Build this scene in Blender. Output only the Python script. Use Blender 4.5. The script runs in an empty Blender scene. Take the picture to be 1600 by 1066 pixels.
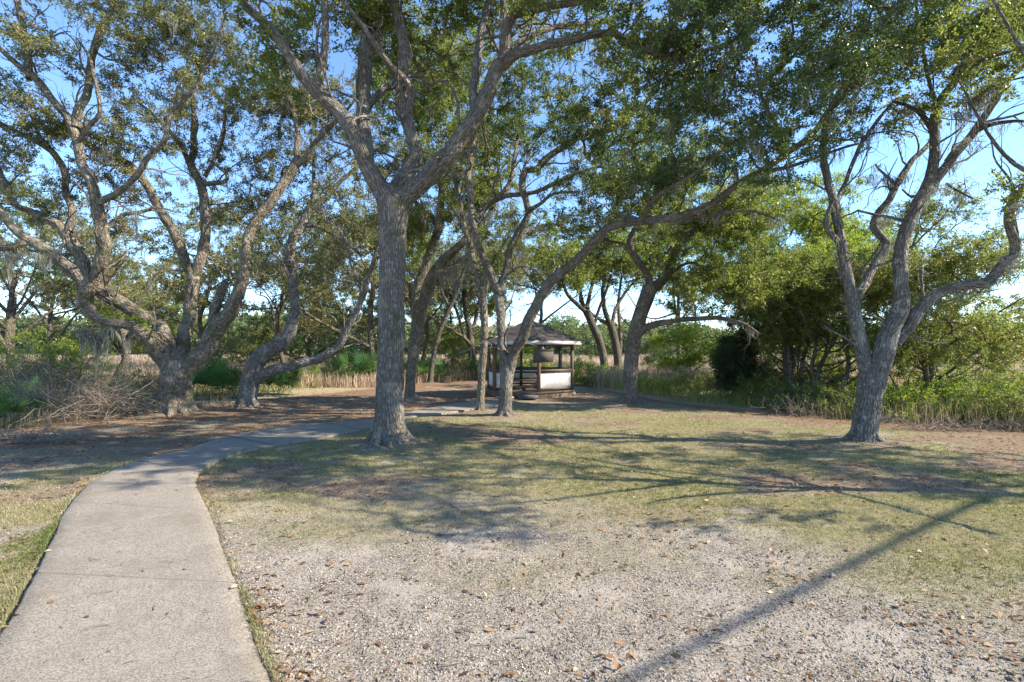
import bpy, math, random
import numpy as np
from mathutils import Vector, Matrix
S = bpy.context.scene
C = S.collection
# ---------------------------------------------------------------- camera
H = 2.0           # eye height
F = 800.0         # focal length in pixels of the 1600 px wide photograph
HZ = 545.0        # horizon row
cd = bpy.data.cameras.new('camera'); cam = bpy.data.objects.new('camera', cd); C.objects.link(cam)
cd.sensor_width = 36.0; cd.lens = 18.0; cd.clip_end = 3000; cd.clip_start = 0.05
cd.shift_y = (HZ - 533.0) / 1600.0
cam.location = (0, 0, H); cam.rotation_euler = (math.radians(90), 0, 0)
S.camera = cam
# ---------------------------------------------------------------- world and sun
SUN_EL, SUN_AZ = 36.0, -7.0      # azimuth measured from +X towards +Y
w = bpy.data.worlds.new('World'); S.world = w; w.use_nodes = True
nt = w.node_tree; bg = nt.nodes['Background']
sky = nt.nodes.new('ShaderNodeTexSky'); sky.sky_type = 'NISHITA'; sky.sun_disc = False
sky.sun_elevation = math.radians(SUN_EL); sky.sun_rotation = math.radians(90 - SUN_AZ)
sky.air_density = 1.1; sky.dust_density = 0.05; sky.altitude = 1200; sky.ozone_density = 6.0
nt.links.new(sky.outputs[0], bg.inputs[0]); bg.inputs[1].default_value = 0.15
sl = bpy.data.lights.new('sun', 'SUN'); sun = bpy.data.objects.new('sun', sl); C.objects.link(sun)
sl.energy = 5.0; sl.angle = math.radians(0.5); sl.color = (1.0, 0.89, 0.74)
e, a = math.radians(SUN_EL), math.radians(SUN_AZ)
SD = Vector((math.cos(e) * math.cos(a), math.cos(e) * math.sin(a), math.sin(e)))
sun.rotation_euler = (-SD).to_track_quat('-Z', 'Y').to_euler()
sun.location = (30, 10, 25)
S.view_settings.view_transform = 'Standard'; S.view_settings.look = 'None'
S.view_settings.exposure = 1.38; S.view_settings.gamma = 1.0
S.cycles.max_bounces = 6; S.cycles.diffuse_bounces = 3; S.cycles.transmission_bounces = 4
S.cycles.use_denoising = True; S.cycles.denoising_prefilter = 'ACCURATE'
S.cycles.sample_clamp_indirect = 6.0

# ---------------------------------------------------------------- helpers
rng = np.random.default_rng(7)
random.seed(7)
def reseed(k):
    global rng
    rng = np.random.default_rng(k)
def P(u, v, Y): return np.array([(u - 800) / F * Y, Y, H - (v - HZ) / F * Y])
def G(u, v):
    Y = H * F / (v - HZ); return np.array([(u - 800) / F * Y, Y, 0.0])
def h3(ix, iy, iz, s):
    n = (ix * 374761393 + iy * 668265263 + iz * 2147483647 + s * 1274126177) & 0xFFFFFFFF
    n = ((n ^ (n >> 13)) * 1274126177) & 0xFFFFFFFF
    return ((n ^ (n >> 16)) & 0xFFFFFF) / float(0xFFFFFF)
def vnoise(x, y, z=0.0, s=0):
    x, y, z = np.broadcast_arrays(np.asarray(x, float), np.asarray(y, float), np.asarray(z, float))
    X, Y, Z = np.floor(x), np.floor(y), np.floor(z)
    fx, fy, fz = x - X, y - Y, z - Z
    fx, fy, fz = [t * t * (3 - 2 * t) for t in (fx, fy, fz)]
    X, Y, Z = X.astype(np.int64), Y.astype(np.int64), Z.astype(np.int64)
    r = 0
    for i in (0, 1):
        for j in (0, 1):
            for k in (0, 1):
                r = r + h3(X + i, Y + j, Z + k, s) * (fx if i else 1 - fx) * (fy if j else 1 - fy) * (fz if k else 1 - fz)
    return r
def fbm(x, y, z=0.0, s=0, o=4):
    r = 0; a = 0.5; t = 0
    for i in range(o):
        r = r + a * vnoise(np.asarray(x) * 2 ** i, np.asarray(y) * 2 ** i, np.asarray(z) * 2 ** i, s + i); t += a; a *= .5
    return r / t
def sstep(a, b, x):
    t = np.clip((x - a) / (b - a), 0, 1); return t * t * (3 - 2 * t)
def unit(v): return v / (np.linalg.norm(v, axis=-1, keepdims=True) + 1e-9)

class MB:
    """collects polygons of one mesh"""
    def __init__(s): s.v = []; s.f = {3: [], 4: []}; s.n = 0; s.at = []; s.rn = []
    def add(s, v, f, at=None, rn=None):
        v = np.asarray(v, np.float32).reshape(-1, 3); f = np.asarray(f, np.int64)
        s.v.append(v); s.f[f.shape[1]].append(f + s.n)
        s.at.append(np.zeros_like(v) if at is None else np.asarray(at, np.float32))
        s.rn.append(np.full(len(v), .5, np.float32) if rn is None else np.broadcast_to(np.asarray(rn, np.float32), (len(v),)))
        s.n += len(v)
    def box(s, c, d, R=None, rn=None):
        """box with centre c, full size d, optional 3x3 rotation, small chamfers on vertical look"""
        d = np.array(d) / 2.0
        b = min(0.006, d.min() * .3)
        q = []
        for sx in (-1, 1):
            for sy in (-1, 1):
                for sz in (-1, 1): q.append((sx * d[0], sy * d[1], sz * d[2]))
        q = np.array(q)
        if R is not None: q = q @ np.array(R).T
        s.add(q + np.array(c), [(0, 1, 3, 2), (4, 6, 7, 5), (0, 4, 5, 1), (2, 3, 7, 6), (0, 2, 6, 4), (1, 5, 7, 3)], rn=rn)
    def build(s, name, mat, parent=None, smooth=False, origin=(0, 0, 0)):
        v = np.concatenate(s.v) - np.array(origin, np.float32)
        me = bpy.data.meshes.new(name)
        f3 = np.concatenate(s.f[3]) if s.f[3] else np.zeros((0, 3), np.int64)
        f4 = np.concatenate(s.f[4]) if s.f[4] else np.zeros((0, 4), np.int64)
        me.vertices.add(len(v)); me.vertices.foreach_set('co', v.astype(np.float32).ravel())
        li = np.concatenate([f3.ravel(), f4.ravel()]).astype(np.int32)
        me.loops.add(len(li)); me.loops.foreach_set('vertex_index', li)
        nf = len(f3) + len(f4); me.polygons.add(nf)
        st = np.concatenate([np.arange(len(f3)) * 3, len(f3) * 3 + np.arange(len(f4)) * 4]).astype(np.int32)
        me.polygons.foreach_set('loop_start', st)
        if smooth: me.polygons.foreach_set('use_smooth', np.ones(nf, bool))
        at = np.concatenate(s.at)
        if np.any(at):
            A = me.attributes.new('bk', 'FLOAT_VECTOR', 'POINT'); A.data.foreach_set('vector', at.astype(np.float32).ravel())
        A = me.attributes.new('rnd', 'FLOAT', 'POINT'); A.data.foreach_set('value', np.concatenate(s.rn).astype(np.float32))
        me.update(calc_edges=True)
        me.materials.append(mat)
        o = bpy.data.objects.new(name, me); C.objects.link(o)
        if parent is not None: o.parent = parent
        else: o.location = origin
        return o
def tag(o, label=None, cat=None, group=None, kind=None):
    if label: o['label'] = label
    if cat: o['category'] = cat
    if group: o['group'] = group
    if kind: o['kind'] = kind
    return o
def empty(name, loc, label, cat, group=None):
    o = bpy.data.objects.new(name, None); C.objects.link(o); o.location = tuple(float(x) for x in loc)
    o.empty_display_size = .3
    return tag(o, label, cat, group)

def frames(p):
    t = np.gradient(p, axis=0); t = unit(t)
    n = np.zeros_like(p); a = np.array([0, 1.0, 0]) if abs(t[0][1]) < .9 else np.array([1.0, 0, 0])
    n0 = np.cross(t[0], np.cross(a, t[0])); n[0] = n0 / np.linalg.norm(n0)
    for i in range(1, len(p)):
        q = n[i - 1] - t[i] * np.dot(n[i - 1], t[i]); n[i] = q / (np.linalg.norm(q) + 1e-9)
    return t, n, np.cross(t, n)
def tube(mb, p, r, sides, rough=0.0, seed=0, flare=None, cap=True, rn=None):
    p = np.asarray(p, float); r = np.asarray(r, float)
    t, n, b = frames(p)
    L = np.concatenate([[0], np.cumsum(np.linalg.norm(np.diff(p, axis=0), axis=1))])
    th = np.arange(sides) / sides * 2 * np.pi
    ct, st = np.cos(th), np.sin(th)
    rr = np.repeat(r[:, None], sides, 1)
    if rough > 0:
        k = 2.2 / max(r.max(), .05)
        rr = rr * (1 + rough * (fbm(ct[None] * 1.3 + seed * 3.1, st[None] * 1.3, L[:, None] * k * .25, seed, 3) - .5) * 2)
        rr = rr * (1 + rough * .35 * (vnoise(ct[None] * 5 + seed, st[None] * 5, L[:, None] * 1.6, seed + 9) - .5) * 2)
    if flare is not None:      # root flare: (height, amount)
        h, am = flare
        lob = .45 + .55 * np.clip(np.sin(th * 5 + seed) * .5 + .5 + .5 * np.sin(th * 3 + seed * 2), 0, 1.4)
        rr = rr * (1 + am * np.exp(-L[:, None] / h) * lob[None])
    V = p[:, None] + rr[..., None] * (ct[None, :, None] * n[:, None] + st[None, :, None] * b[:, None])
    at = np.stack([ct[None] * r[:, None], st[None] * r[:, None], np.repeat(L[:, None], sides, 1)], -1) + np.array([seed * 1.7, 0, seed * 5.3])
    N = len(p); i = np.arange(N - 1)[:, None] * sides; j = np.arange(sides)[None]; k = (j + 1) % sides
    f = np.stack([i + j, i + k, i + sides + k, i + sides + j], -1).reshape(-1, 4)
    mb.add(V.reshape(-1, 3), f, at.reshape(-1, 3), rn)
    if cap:
        for e0, q in ((0, p[0]), ((N - 1) * sides, p[-1])):
            vv = np.vstack([V.reshape(-1, 3)[e0:e0 + sides], q[None]])
            aa = np.vstack([at.reshape(-1, 3)[e0:e0 + sides], at.reshape(-1, 3)[e0][None]])
            ff = [(m, (m + 1) % sides, sides) if e0 else ((m + 1) % sides, m, sides) for m in range(sides)]
            mb.add(vv, ff, aa, rn)
def spline(p, step):
    """Catmull-Rom through rows of p (any columns, first three are xyz), resampled"""
    p = np.asarray(p, float)
    if len(p) < 3:
        n = max(2, int(np.linalg.norm(p[-1][:3] - p[0][:3]) / step) + 1); t = np.linspace(0, 1, n)[:, None]; return p[0] * (1 - t) + p[-1] * t
    q = np.vstack([2 * p[0] - p[1], p, 2 * p[-1] - p[-2]]); out = []
    for i in range(1, len(q) - 2):
        n = max(2, int(np.linalg.norm(q[i + 1][:3] - q[i][:3]) / step + .5))
        t = (np.arange(n) / n)[:, None]
        out.append(.5 * (2 * q[i] + (q[i + 1] - q[i - 1]) * t + (2 * q[i - 1] - 5 * q[i] + 4 * q[i + 1] - q[i + 2]) * t ** 2 + (3 * q[i] - q[i - 1] - 3 * q[i + 1] + q[i + 2]) * t ** 3))
    return np.vstack(out + [p[-1][None]])

# ---------------------------------------------------------------- materials
def mat(name):
    m = bpy.data.materials.new(name); m.use_nodes = True; nt = m.node_tree
    return m, nt, nt.nodes['Principled BSDF'], nt.nodes['Material Output']
def N(nt, typ, **kw):
    n = nt.nodes.new('ShaderNode' + typ)
    for k, v in kw.items():
        if k.startswith('i_'):
            k = k[2:]; k = int(k) if k.isdigit() else k.replace('_', ' ')
            n.inputs[k].default_value = v
        else: setattr(n, k, v)
    return n
def L(nt, a, b): nt.links.new(a, b)
def ramp(nt, stops, inp=None):
    r = N(nt, 'ValToRGB'); cr = r.color_ramp
    while len(cr.elements) < len(stops): cr.elements.new(.5)
    for e_, (p_, c_) in zip(cr.elements, stops):
        e_.position = p_; e_.color = (*c_, 1) if len(c_) == 3 else c_
    if inp is not None: L(nt, inp, r.inputs[0])
    return r
def mix(nt, a, b, f, blend='MIX'):
    m = N(nt, 'MixRGB', blend_type=blend)
    for s_, x in ((1, a), (2, b), (0, f)):
        if isinstance(x, (tuple, list)): m.inputs[s_].default_value = (*x, 1)
        elif isinstance(x, (int, float)): m.inputs[s_].default_value = x
        else: L(nt, x, m.inputs[s_])
    return m.outputs[0]
def noise(nt, vec, scale, detail=4, rough=.55, dist=0.0):
    n = N(nt, 'TexNoise'); n.inputs['Scale'].default_value = scale; n.inputs['Detail'].default_value = detail
    n.inputs['Roughness'].default_value = rough; n.inputs['Distortion'].default_value = dist
    if vec is not None: L(nt, vec, n.inputs['Vector'])
    return n.outputs[0]
def bark_mat(name, dark, light, lichen, lic=.5, moss=0.0, tight=1.0):
    m, nt, bs, out = mat(name)
    at = N(nt, 'Attribute', attribute_name='bk')
    mp = N(nt, 'Mapping'); mp.inputs['Scale'].default_value = (1, 1, .22); L(nt, at.outputs['Vector'], mp.inputs['Vector'])
    nd = N(nt, 'TexNoise'); nd.inputs['Scale'].default_value = 9; nd.inputs['Detail'].default_value = 3; L(nt, mp.outputs[0], nd.inputs['Vector'])
    mx = N(nt, 'MixRGB'); mx.inputs[0].default_value = .06; L(nt, mp.outputs[0], mx.inputs[1]); L(nt, nd.outputs['Color'], mx.inputs[2])
    vo = N(nt, 'TexVoronoi', feature='DISTANCE_TO_EDGE'); vo.inputs['Scale'].default_value = 26 * tight; L(nt, mx.outputs[0], vo.inputs['Vector'])
    rg = ramp(nt, [(0, (0, 0, 0)), (.28, (1, 1, 1))], vo.outputs['Distance'])
    n1 = noise(nt, mp.outputs[0], 40, 5, .65)
    n2 = noise(nt, at.outputs['Vector'], 3.0, 5, .6)
    n3 = noise(nt, at.outputs['Vector'], 11.0, 4, .6)
    col = mix(nt, dark, light, rg.outputs[0])
    col = mix(nt, col, ramp(nt, [(.3, tuple(x * .55 for x in light)), (.75, tuple(min(1, x * 1.35) for x in light))], n1).outputs[0], .5)
    lm = ramp(nt, [(.62 - .22 * lic, (0, 0, 0)), (.78 - .2 * lic, (1, 1, 1))], n3)
    lf = mix(nt, (0, 0, 0), lm.outputs[0], .75)
    col = mix(nt, col, lichen, lf)
    n4 = noise(nt, at.outputs['Vector'], 1.7, 4, .6, .5)
    col = mix(nt, col, tuple(x * 1.1 for x in lichen), mix(nt, (0, 0, 0), ramp(nt, [(.52, (0, 0, 0)), (.62, (1, 1, 1))], n4).outputs[0], .38))
    if moss > 0:
        mm = ramp(nt, [(.66 - .3 * moss, (0, 0, 0)), (.8 - .3 * moss, (.8, .8, .8))], n2)
        col = mix(nt, col, (.085, .095, .03), mm.outputs[0])
    L(nt, col, bs.inputs['Base Color'])
    bs.inputs['Roughness'].default_value = .92; bs.inputs['Specular IOR Level'].default_value = .2
    hm = mix(nt, rg.outputs[0], n1, .35)
    bp = N(nt, 'Bump'); bp.inputs['Strength'].default_value = 1.0; bp.inputs['Distance'].default_value = .05
    L(nt, hm, bp.inputs['Height']); L(nt, bp.outputs[0], bs.inputs['Normal'])
    return m
def leaf_mat(name, stops, trans=.38, rough=.42, tcol=(.28, .36, .05)):
    m, nt, bs, out = mat(name)
    at = N(nt, 'Attribute', attribute_name='rnd')
    c = ramp(nt, stops, at.outputs['Fac'])
    L(nt, c.outputs[0], bs.inputs['Base Color']); bs.inputs['Roughness'].default_value = rough
    bs.inputs['Specular IOR Level'].default_value = .28
    tr = N(nt, 'BsdfTranslucent'); L(nt, mix(nt, c.outputs[0], tcol, .55), tr.inputs[0])
    ms = N(nt, 'MixShader'); ms.inputs[0].default_value = trans
    L(nt, bs.outputs[0], ms.inputs[1]); L(nt, tr.outputs[0], ms.inputs[2]); L(nt, ms.outputs[0], out.inputs[0])
    return m
def plain_mat(name, c, rough=.85, var=.3, sc=8, c2=None, bump=.0, spec=.3, stretch=(1, 1, 1)):
    m, nt, bs, out = mat(name)
    tc = N(nt, 'TexCoord'); mp = N(nt, 'Mapping'); mp.inputs['Scale'].default_value = stretch; L(nt, tc.outputs['Object'], mp.inputs['Vector'])
    n = noise(nt, mp.outputs[0], sc, 6, .65)
    c2 = c2 or tuple(x * (1 - var) for x in c)
    r = ramp(nt, [(.35, c2), (.65, c)], n)
    L(nt, r.outputs[0], bs.inputs['Base Color']); bs.inputs['Roughness'].default_value = rough; bs.inputs['Specular IOR Level'].default_value = spec
    if bump:
        bp = N(nt, 'Bump'); bp.inputs['Strength'].default_value = bump; bp.inputs['Distance'].default_value = .01; L(nt, n, bp.inputs['Height']); L(nt, bp.outputs[0], bs.inputs['Normal'])
    return m
BARK = bark_mat('bark_grey_brown', (.032, .027, .022), (.215, .188, .158), (.32, .305, .255), .4, .35)
BARK_PALE = bark_mat('bark_pale_lichen', (.038, .033, .028), (.225, .205, .18), (.42, .41, .36), .42, .12)
BARK_MOSSY = bark_mat('bark_mossy', (.035, .028, .021), (.25, .21, .165), (.38, .36, .28), .45, .5)
BARK_DARK = bark_mat('bark_dark', (.04, .033, .026), (.17, .145, .115), (.24, .23, .18), .3, .3)
LEAF = leaf_mat('oak_leaf', [(0, (.06, .09, .022)), (.45, (.16, .20, .042)), (.85, (.28, .30, .085)), (.97, (.25, .22, .08)), (1, (.28, .14, .05))], .48)
LEAF_DARK = leaf_mat('oak_leaf_dark', [(0, (.035, .06, .026)), (.5, (.085, .125, .045)), (1, (.19, .23, .08))], .33, .36, (.2, .32, .06))
LEAF_DRY = leaf_mat('oak_leaf_olive', [(0, (.07, .085, .035)), (.5, (.18, .20, .075)), (.88, (.32, .30, .15)), (1, (.34, .17, .09))], .4, .42, (.3, .32, .08))
LEAF_LIME = leaf_mat('bright_leaf', [(0, (.09, .14, .02)), (.5, (.21, .28, .04)), (1, (.34, .40, .08))], .5, .42, (.42, .55, .06))
LEAF_FAR = leaf_mat('distant_leaf', [(0, (.07, .11, .05)), (.5, (.14, .19, .08)), (1, (.23, .27, .11))], .35, .6, (.25, .34, .08))
PALM = leaf_mat('palmetto_leaf', [(0, (.02, .05, .02)), (.5, (.04, .10, .03)), (1, (.14, .26, .06))], .35, .45, (.15, .3, .05))
MOSS = leaf_mat('spanish_moss', [(0, (.16, .16, .12)), (1, (.32, .31, .25))], .35, .9, (.35, .35, .28))
DRYG = leaf_mat('dry_grass', [(0, (.26, .19, .13)), (.5, (.42, .32, .23)), (1, (.56, .44, .33))], .4, .8, (.6, .48, .32))
STICK = plain_mat('dead_stick', (.28, .23, .175), .9, .5, 20)

# ---------------------------------------------------------------- foliage
def rand_unit(n): return unit(rng.normal(size=(n, 3)))
def leaves(mb, pos, axis, size, rnd, flat=.55, asp=.42, wig=.5):
    """folded rhombus leaves at pos, along axis"""
    n = len(pos)
    ax = unit(axis + rand_unit(n) * wig)
    nr = unit(rand_unit(n) + np.array([0, 0, flat]))
    sd = unit(np.cross(ax, nr)); up = np.cross(sd, ax)
    l = size[:, None]; wd = l * asp * .5
    a = pos; b = pos + ax * l * .5 + sd * wd + up * l * .06; c = pos + ax * l - up * l * .12; d = pos + ax * l * .5 - sd * wd + up * l * .06
    V = np.stack([a, b, c, d], 1).reshape(-1, 3)
    f = np.arange(n * 4).reshape(n, 4)
    mb.add(V, f, rn=np.repeat(rnd, 4))

def moss_strands(mb, pts, nper, ln, spread=.12, wd=.010):
    """curly hanging threads of Spanish moss under each point"""
    for p in pts:
        k = int(nper * rng.uniform(.5, 1.5)); Lk = ln * rng.uniform(.35, 1.3)
        base = p + rng.normal(size=(k, 3)) * [spread, spread, .03]
        l = Lk * rng.uniform(.25, 1, k) * np.exp(-(np.linalg.norm((base - p)[:, :2], axis=1) / (spread * 1.6)) ** 2)
        prev = base; dirx = rand_unit(k) * [1, 1, 0]
        segs = 4
        for s_ in range(segs):
            nx = prev + np.stack([rng.normal(size=k) * .02, rng.normal(size=k) * .02, -l / segs], -1)
            nx[:, :2] += (p[:2] - nx[:, :2]) * .15
            w0 = wd * (1 - s_ / segs * .7); w1 = wd * (1 - (s_ + 1) / segs * .7)
            V = np.stack([prev - dirx * w0, prev + dirx * w0, nx + dirx * w1, nx - dirx * w1], 1).reshape(-1, 3)
            mb.add(V, np.arange(k * 4).reshape(k, 4), rn=np.repeat(rng.random(k), 4)); prev = nx

class Skel:
    def __init__(s, cap=60000):
        s.p = np.zeros((cap, 3)); s.d = np.zeros((cap, 3)); s.par = np.full(cap, -1); s.load = np.zeros(cap); s.big = np.zeros(cap); s.n = 0
    def put(s, p, d, par, big=0.0):
        i = s.n; s.p[i] = p; s.d[i] = d; s.par[i] = par; s.big[i] = big; s.n += 1; return i
def grow(sk, att, twig_mb, pen=.35, r1=.0055, thin=1.0):
    """joins every attractor to the nearest branch with a bent twig; returns the end directions"""
    n0 = sk.n
    # order by distance from the limbs
    d0 = np.array([np.min(np.linalg.norm(sk.p[:n0] - a, axis=1)) for a in att])
    paths = []; ends = []
    for i in np.argsort(d0):
        a = att[i]; q = sk.p[:sk.n]; v = a - q; d = np.linalg.norm(v, axis=1) + 1e-6
        cosd = (v * sk.d[:sk.n]).sum(1) / d
        k = int(np.argmin(d * (1 + pen * (1 - cosd)) + sk.big[:sk.n] * .4))
        D = d[k]
        m = max(2, int(D / .22)); t = np.linspace(0, 1, m + 1)[:, None]
        p0 = q[k].copy(); dk = sk.d[k].copy()
        c = p0 + unit(dk + rand_unit(1)[0] * .6 + np.array([0, 0, .25])) * D * .45
        pts = (1 - t) ** 2 * p0 + 2 * t * (1 - t) * c + t ** 2 * a
        if m > 2: pts[1:-1] += rng.normal(size=(m - 1, 3)) * .035 * min(1, D)
        dd = unit(np.gradient(pts, axis=0))
        idx = [k]
        for j in range(1, m + 1): idx.append(sk.put(pts[j], dd[j], idx[-1]))
        paths.append(idx); ends.append((i, dd[-1]))
    for idx in paths: sk.load[idx[-1]] += 1
    for j in range(sk.n - 1, n0 - 1, -1): sk.load[sk.par[j]] += sk.load[j]
    for idx in paths:
        r = r1 * np.maximum(1, sk.load[idx]) ** .5 * thin; r[0] = r[1] * 1.15
        r = np.minimum(r, .09)
        tube(twig_mb, sk.p[idx], r, 4 if r[0] < .02 else (6 if r[0] < .05 else 9), cap=False, seed=idx[-1] % 50)
    out = np.zeros((len(att), 3))
    for i, d in ends: out[i] = d
    return out
def sprays(lmb, tmb, att, dirs, nl, ls, tw=5, tl=.42, wood=True, flat=.55, rb=0.5, rv=.25):
    """each branch end carries a few leafy twigs"""
    n = len(att)
    A = np.repeat(att, tw, 0); Dd = np.repeat(dirs, tw, 0)
    td = unit(Dd * .5 + rand_unit(n * tw) * np.array([1, 1, .7]) + [0, 0, .15])
    ln = tl * rng.uniform(.4, 1.25, n * tw)
    tone = np.repeat(rng.normal(rb, rv * .6, n), tw)
    if wood:
        w_ = .004 * (ls / .07); sdv = unit(np.cross(td, rand_unit(n * tw))); e = A + td * ln[:, None]
        for s3 in (sdv, np.cross(td, sdv)):
            V = np.stack([A - s3 * w_, A + s3 * w_, e + s3 * w_ * .4, e - s3 * w_ * .4], 1).reshape(-1, 3)
            tmb.add(V, np.arange(n * tw * 4).reshape(-1, 4), at=V * .3)
    k = max(1, nl // tw)
    t = rng.uniform(.1, 1.05, (n * tw, k)) ** .8
    pos = A[:, None] + td[:, None] * (ln[:, None] * t)[..., None] + rng.normal(size=(n * tw, k, 3)) * ls * .45
    ax = unit(td[:, None] * .6 + unit(rng.normal(size=(n * tw, k, 3))))
    rnd = np.clip(tone[:, None] + rng.normal(0, rv * .7, (n * tw, k)), 0, 1)
    leaves(lmb, pos.reshape(-1, 3), ax.reshape(-1, 3), ls * rng.uniform(.6, 1.3, n * tw * k), rnd.ravel(), flat)

QUAL = 1.0
def blob_points(blobs, per_m2):
    out = []
    for (u, v, ru, rv, Y, ry, dn) in blobs:
        A = math.pi * ru * rv * (Y / F) ** 2
        n = int(A * per_m2 * dn * min(2.0, .5 + ry * .35)) + 1
        q = rand_unit(n * 2) * (rng.random((n * 2, 1)) ** .42)
        uu = u + q[:, 0] * ru; vv = v + q[:, 2] * rv; yy = Y + q[:, 1] * ry
        p = np.stack([(uu - 800) / F * Y, yy, H - (vv - HZ) / F * Y], -1)
        # clumps and gaps
        g = vnoise(p[:, 0] * .9, p[:, 1] * .9, p[:, 2] * 1.3, 3)
        p = p[np.argsort(-g + rng.random(len(g)) * .35)][:n]
        out.append(p)
    return np.vstack(out)

def side_branch(mb, sk, p, d, L_, r, par, depth):
    k = max(4, int(L_ / .14)); pts = [np.array(p)]; d = np.array(d); bend = rand_unit(1)[0] * .16
    for j in range(k):
        d = unit(d + bend + rng.normal(size=3) * .17 + [0, 0, .03])
        if rng.random() < .25: bend = rand_unit(1)[0] * .2
        pts.append(pts[-1] + d * L_ / k)
    pts = np.array(pts); rr = np.linspace(r, r * .35, k + 1)
    tube(mb, pts, rr, 7 if r > .03 else (5 if r > .014 else 4), cap=False, seed=int(rng.integers(40)))
    tt = unit(np.gradient(pts, axis=0))
    for j in range(1, k + 1): par = sk.put(pts[j], tt[j], par)
    if depth > 0:
        for j in range(2, k, 2):
            if rng.random() < .75: side_branch(mb, sk, pts[j], unit(tt[j] + rand_unit(1)[0] * .9), L_ * rng.uniform(.3, .6), rr[j] * .6, sk.n - 1, depth - 1)
def traced_tree(name, label, group, limbs, blobs, bark, leafm, base_flare=(.22, .22), per=5.0, nl=130, ls=.07, mossy=0, mlen=.4, sides=22, rough=.10, seed=1, twl=.42, extra_moss=(), crown=True, rb=.5, bare=1.0, dens=1.0, wsc=.9):
    """limbs: (y_start or None, y_end, [(u, v, width px), ...]); the first is the trunk"""
    reseed(seed)
    all_p = []; all_uv = []; mb = MB(); sk = Skel(); polys = []
    base = None
    for li, (y0, y1, pts) in enumerate(limbs):
        pts = np.array(pts, float)
        if y0 is None:
            uv = np.vstack(all_uv); k = np.argmin(np.hypot(uv[:, 0] - pts[0, 0], uv[:, 1] - pts[0, 1])); y0 = uv[k, 2]
        d = np.concatenate([[0], np.cumsum(np.hypot(*np.diff(pts[:, :2], axis=0).T))]); t = d / max(d[-1], 1)
        y = y0 + (y1 - y0) * t + (np.sin(t * 5.0 + li * 1.7) - math.sin(li * 1.7)) * .012 * y0 * min(1, d[-1] / 250) * (0 if li == 0 else 1)
        xyz = np.array([P(u, v, yy) for (u, v, _), yy in zip(pts, y)])
        r = pts[:, 2] / 2 / F * y * (1.0 if li == 0 else wsc)
        if li == 0:
            xyz[0, 2] = -.06; base = np.array([xyz[0, 0], xyz[0, 1], 0.0])
        q = spline(np.column_stack([xyz, r, pts[:, 0], pts[:, 1], y]), .12 if r.max() > .06 else .16)
        rr = np.maximum(q[:, 3], .008)
        if li > 0: rr = rr * (1 + .25 * np.exp(-np.arange(len(rr)) / 2.5))
        tt = unit(np.gradient(q[:, :3], axis=0))
        # gnarled wander
        if li > 0:
            wv = np.column_stack([fbm(np.arange(len(q)) * .22, s_ * 7.7 + li, 0, seed + s_, 3) - .5 for s_ in (1, 2, 3)])
            q[:, :3] += (wv - wv[0]) * np.minimum(.16, rr[:, None] * 1.0)
        ns = int(np.clip(sides * (rr.max() / .12) ** .5, 7, 44))
        tube(mb, q[:, :3], rr, ns, rough if rr.max() > .05 else .05, seed * 13 + li, base_flare if li == 0 else None)
        all_uv.append(q[:, 4:7]); polys.append((q[:, :3], rr))
        if li == 0 and rr[2] > .1:
            r0 = rr[3]; a0 = rng.uniform(0, 6.28); nr_ = 7
            for k in range(nr_):
                a_ = a0 + k * 6.283 / nr_ + rng.uniform(-.25, .25); L0 = r0 * rng.uniform(1.1, 2.2); dv = np.array([math.cos(a_), math.sin(a_), 0]); sdv = np.array([-dv[1], dv[0], 0]) * rng.uniform(-.25, .25)
                rp = [base + dv * r0 * .35 + [0, 0, r0 * 1.5], base + dv * r0 * .9 + [0, 0, r0 * .55], base + dv * (r0 + L0 * .35) + sdv * L0 * .4 + [0, 0, .02], base + dv * (r0 + L0) + sdv * L0 + [0, 0, -.05]]
                rq = spline(np.column_stack([np.array(rp), [r0 * .5, r0 * .42, r0 * .24, r0 * .08]]), .06); tube(mb, rq[:, :3], rq[:, 3], 10, .12, seed + k, cap=False)
        par = -1
        for j in range(0, len(q), 2):
            if li == 0 and j < len(q) * .8: continue
            par = sk.put(q[j, :3], tt[j], -1 if par < 0 else par, min(1.0, rr[j] * 4))
    for pi, (pp, pr) in enumerate(polys[1:]):
        m0 = 3
        while m0 < len(pp):
            tdir = unit(pp[min(m0 + 1, len(pp) - 1)] - pp[m0 - 1]); k0 = int(np.argmin(np.linalg.norm(sk.p[:sk.n] - pp[m0], axis=1)))
            Lb = rng.uniform(.5, 1.9) * bare; rb_ = min(pr[m0] * .42, .012 + .014 * Lb); side_branch(mb, sk, pp[m0], unit(tdir * .7 + rand_unit(1)[0] + [0, 0, .25]), Lb, rb_, k0, 2)
            m0 += int(rng.uniform(3, 9) * dens)
    n0 = sk.n
    root = empty(name, base, label, 'tree', group)
    att = blob_points(blobs, per * 2.3)
    if sk.n == 0: sk.put(polys[0][0][-1], np.array([0, 0, 1.0]), -1)
    sk.par[:sk.n] = 0
    n0 = sk.n
    dirs = grow(sk, att, mb)
    lm = MB(); sprays(lm, mb, att, dirs, int(nl * 1.35), ls * 1.12, tl=twl, rb=rb)
    mb.build('trunk', bark, root, True, base)
    lm.build('crown', leafm, root, False, base)
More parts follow.
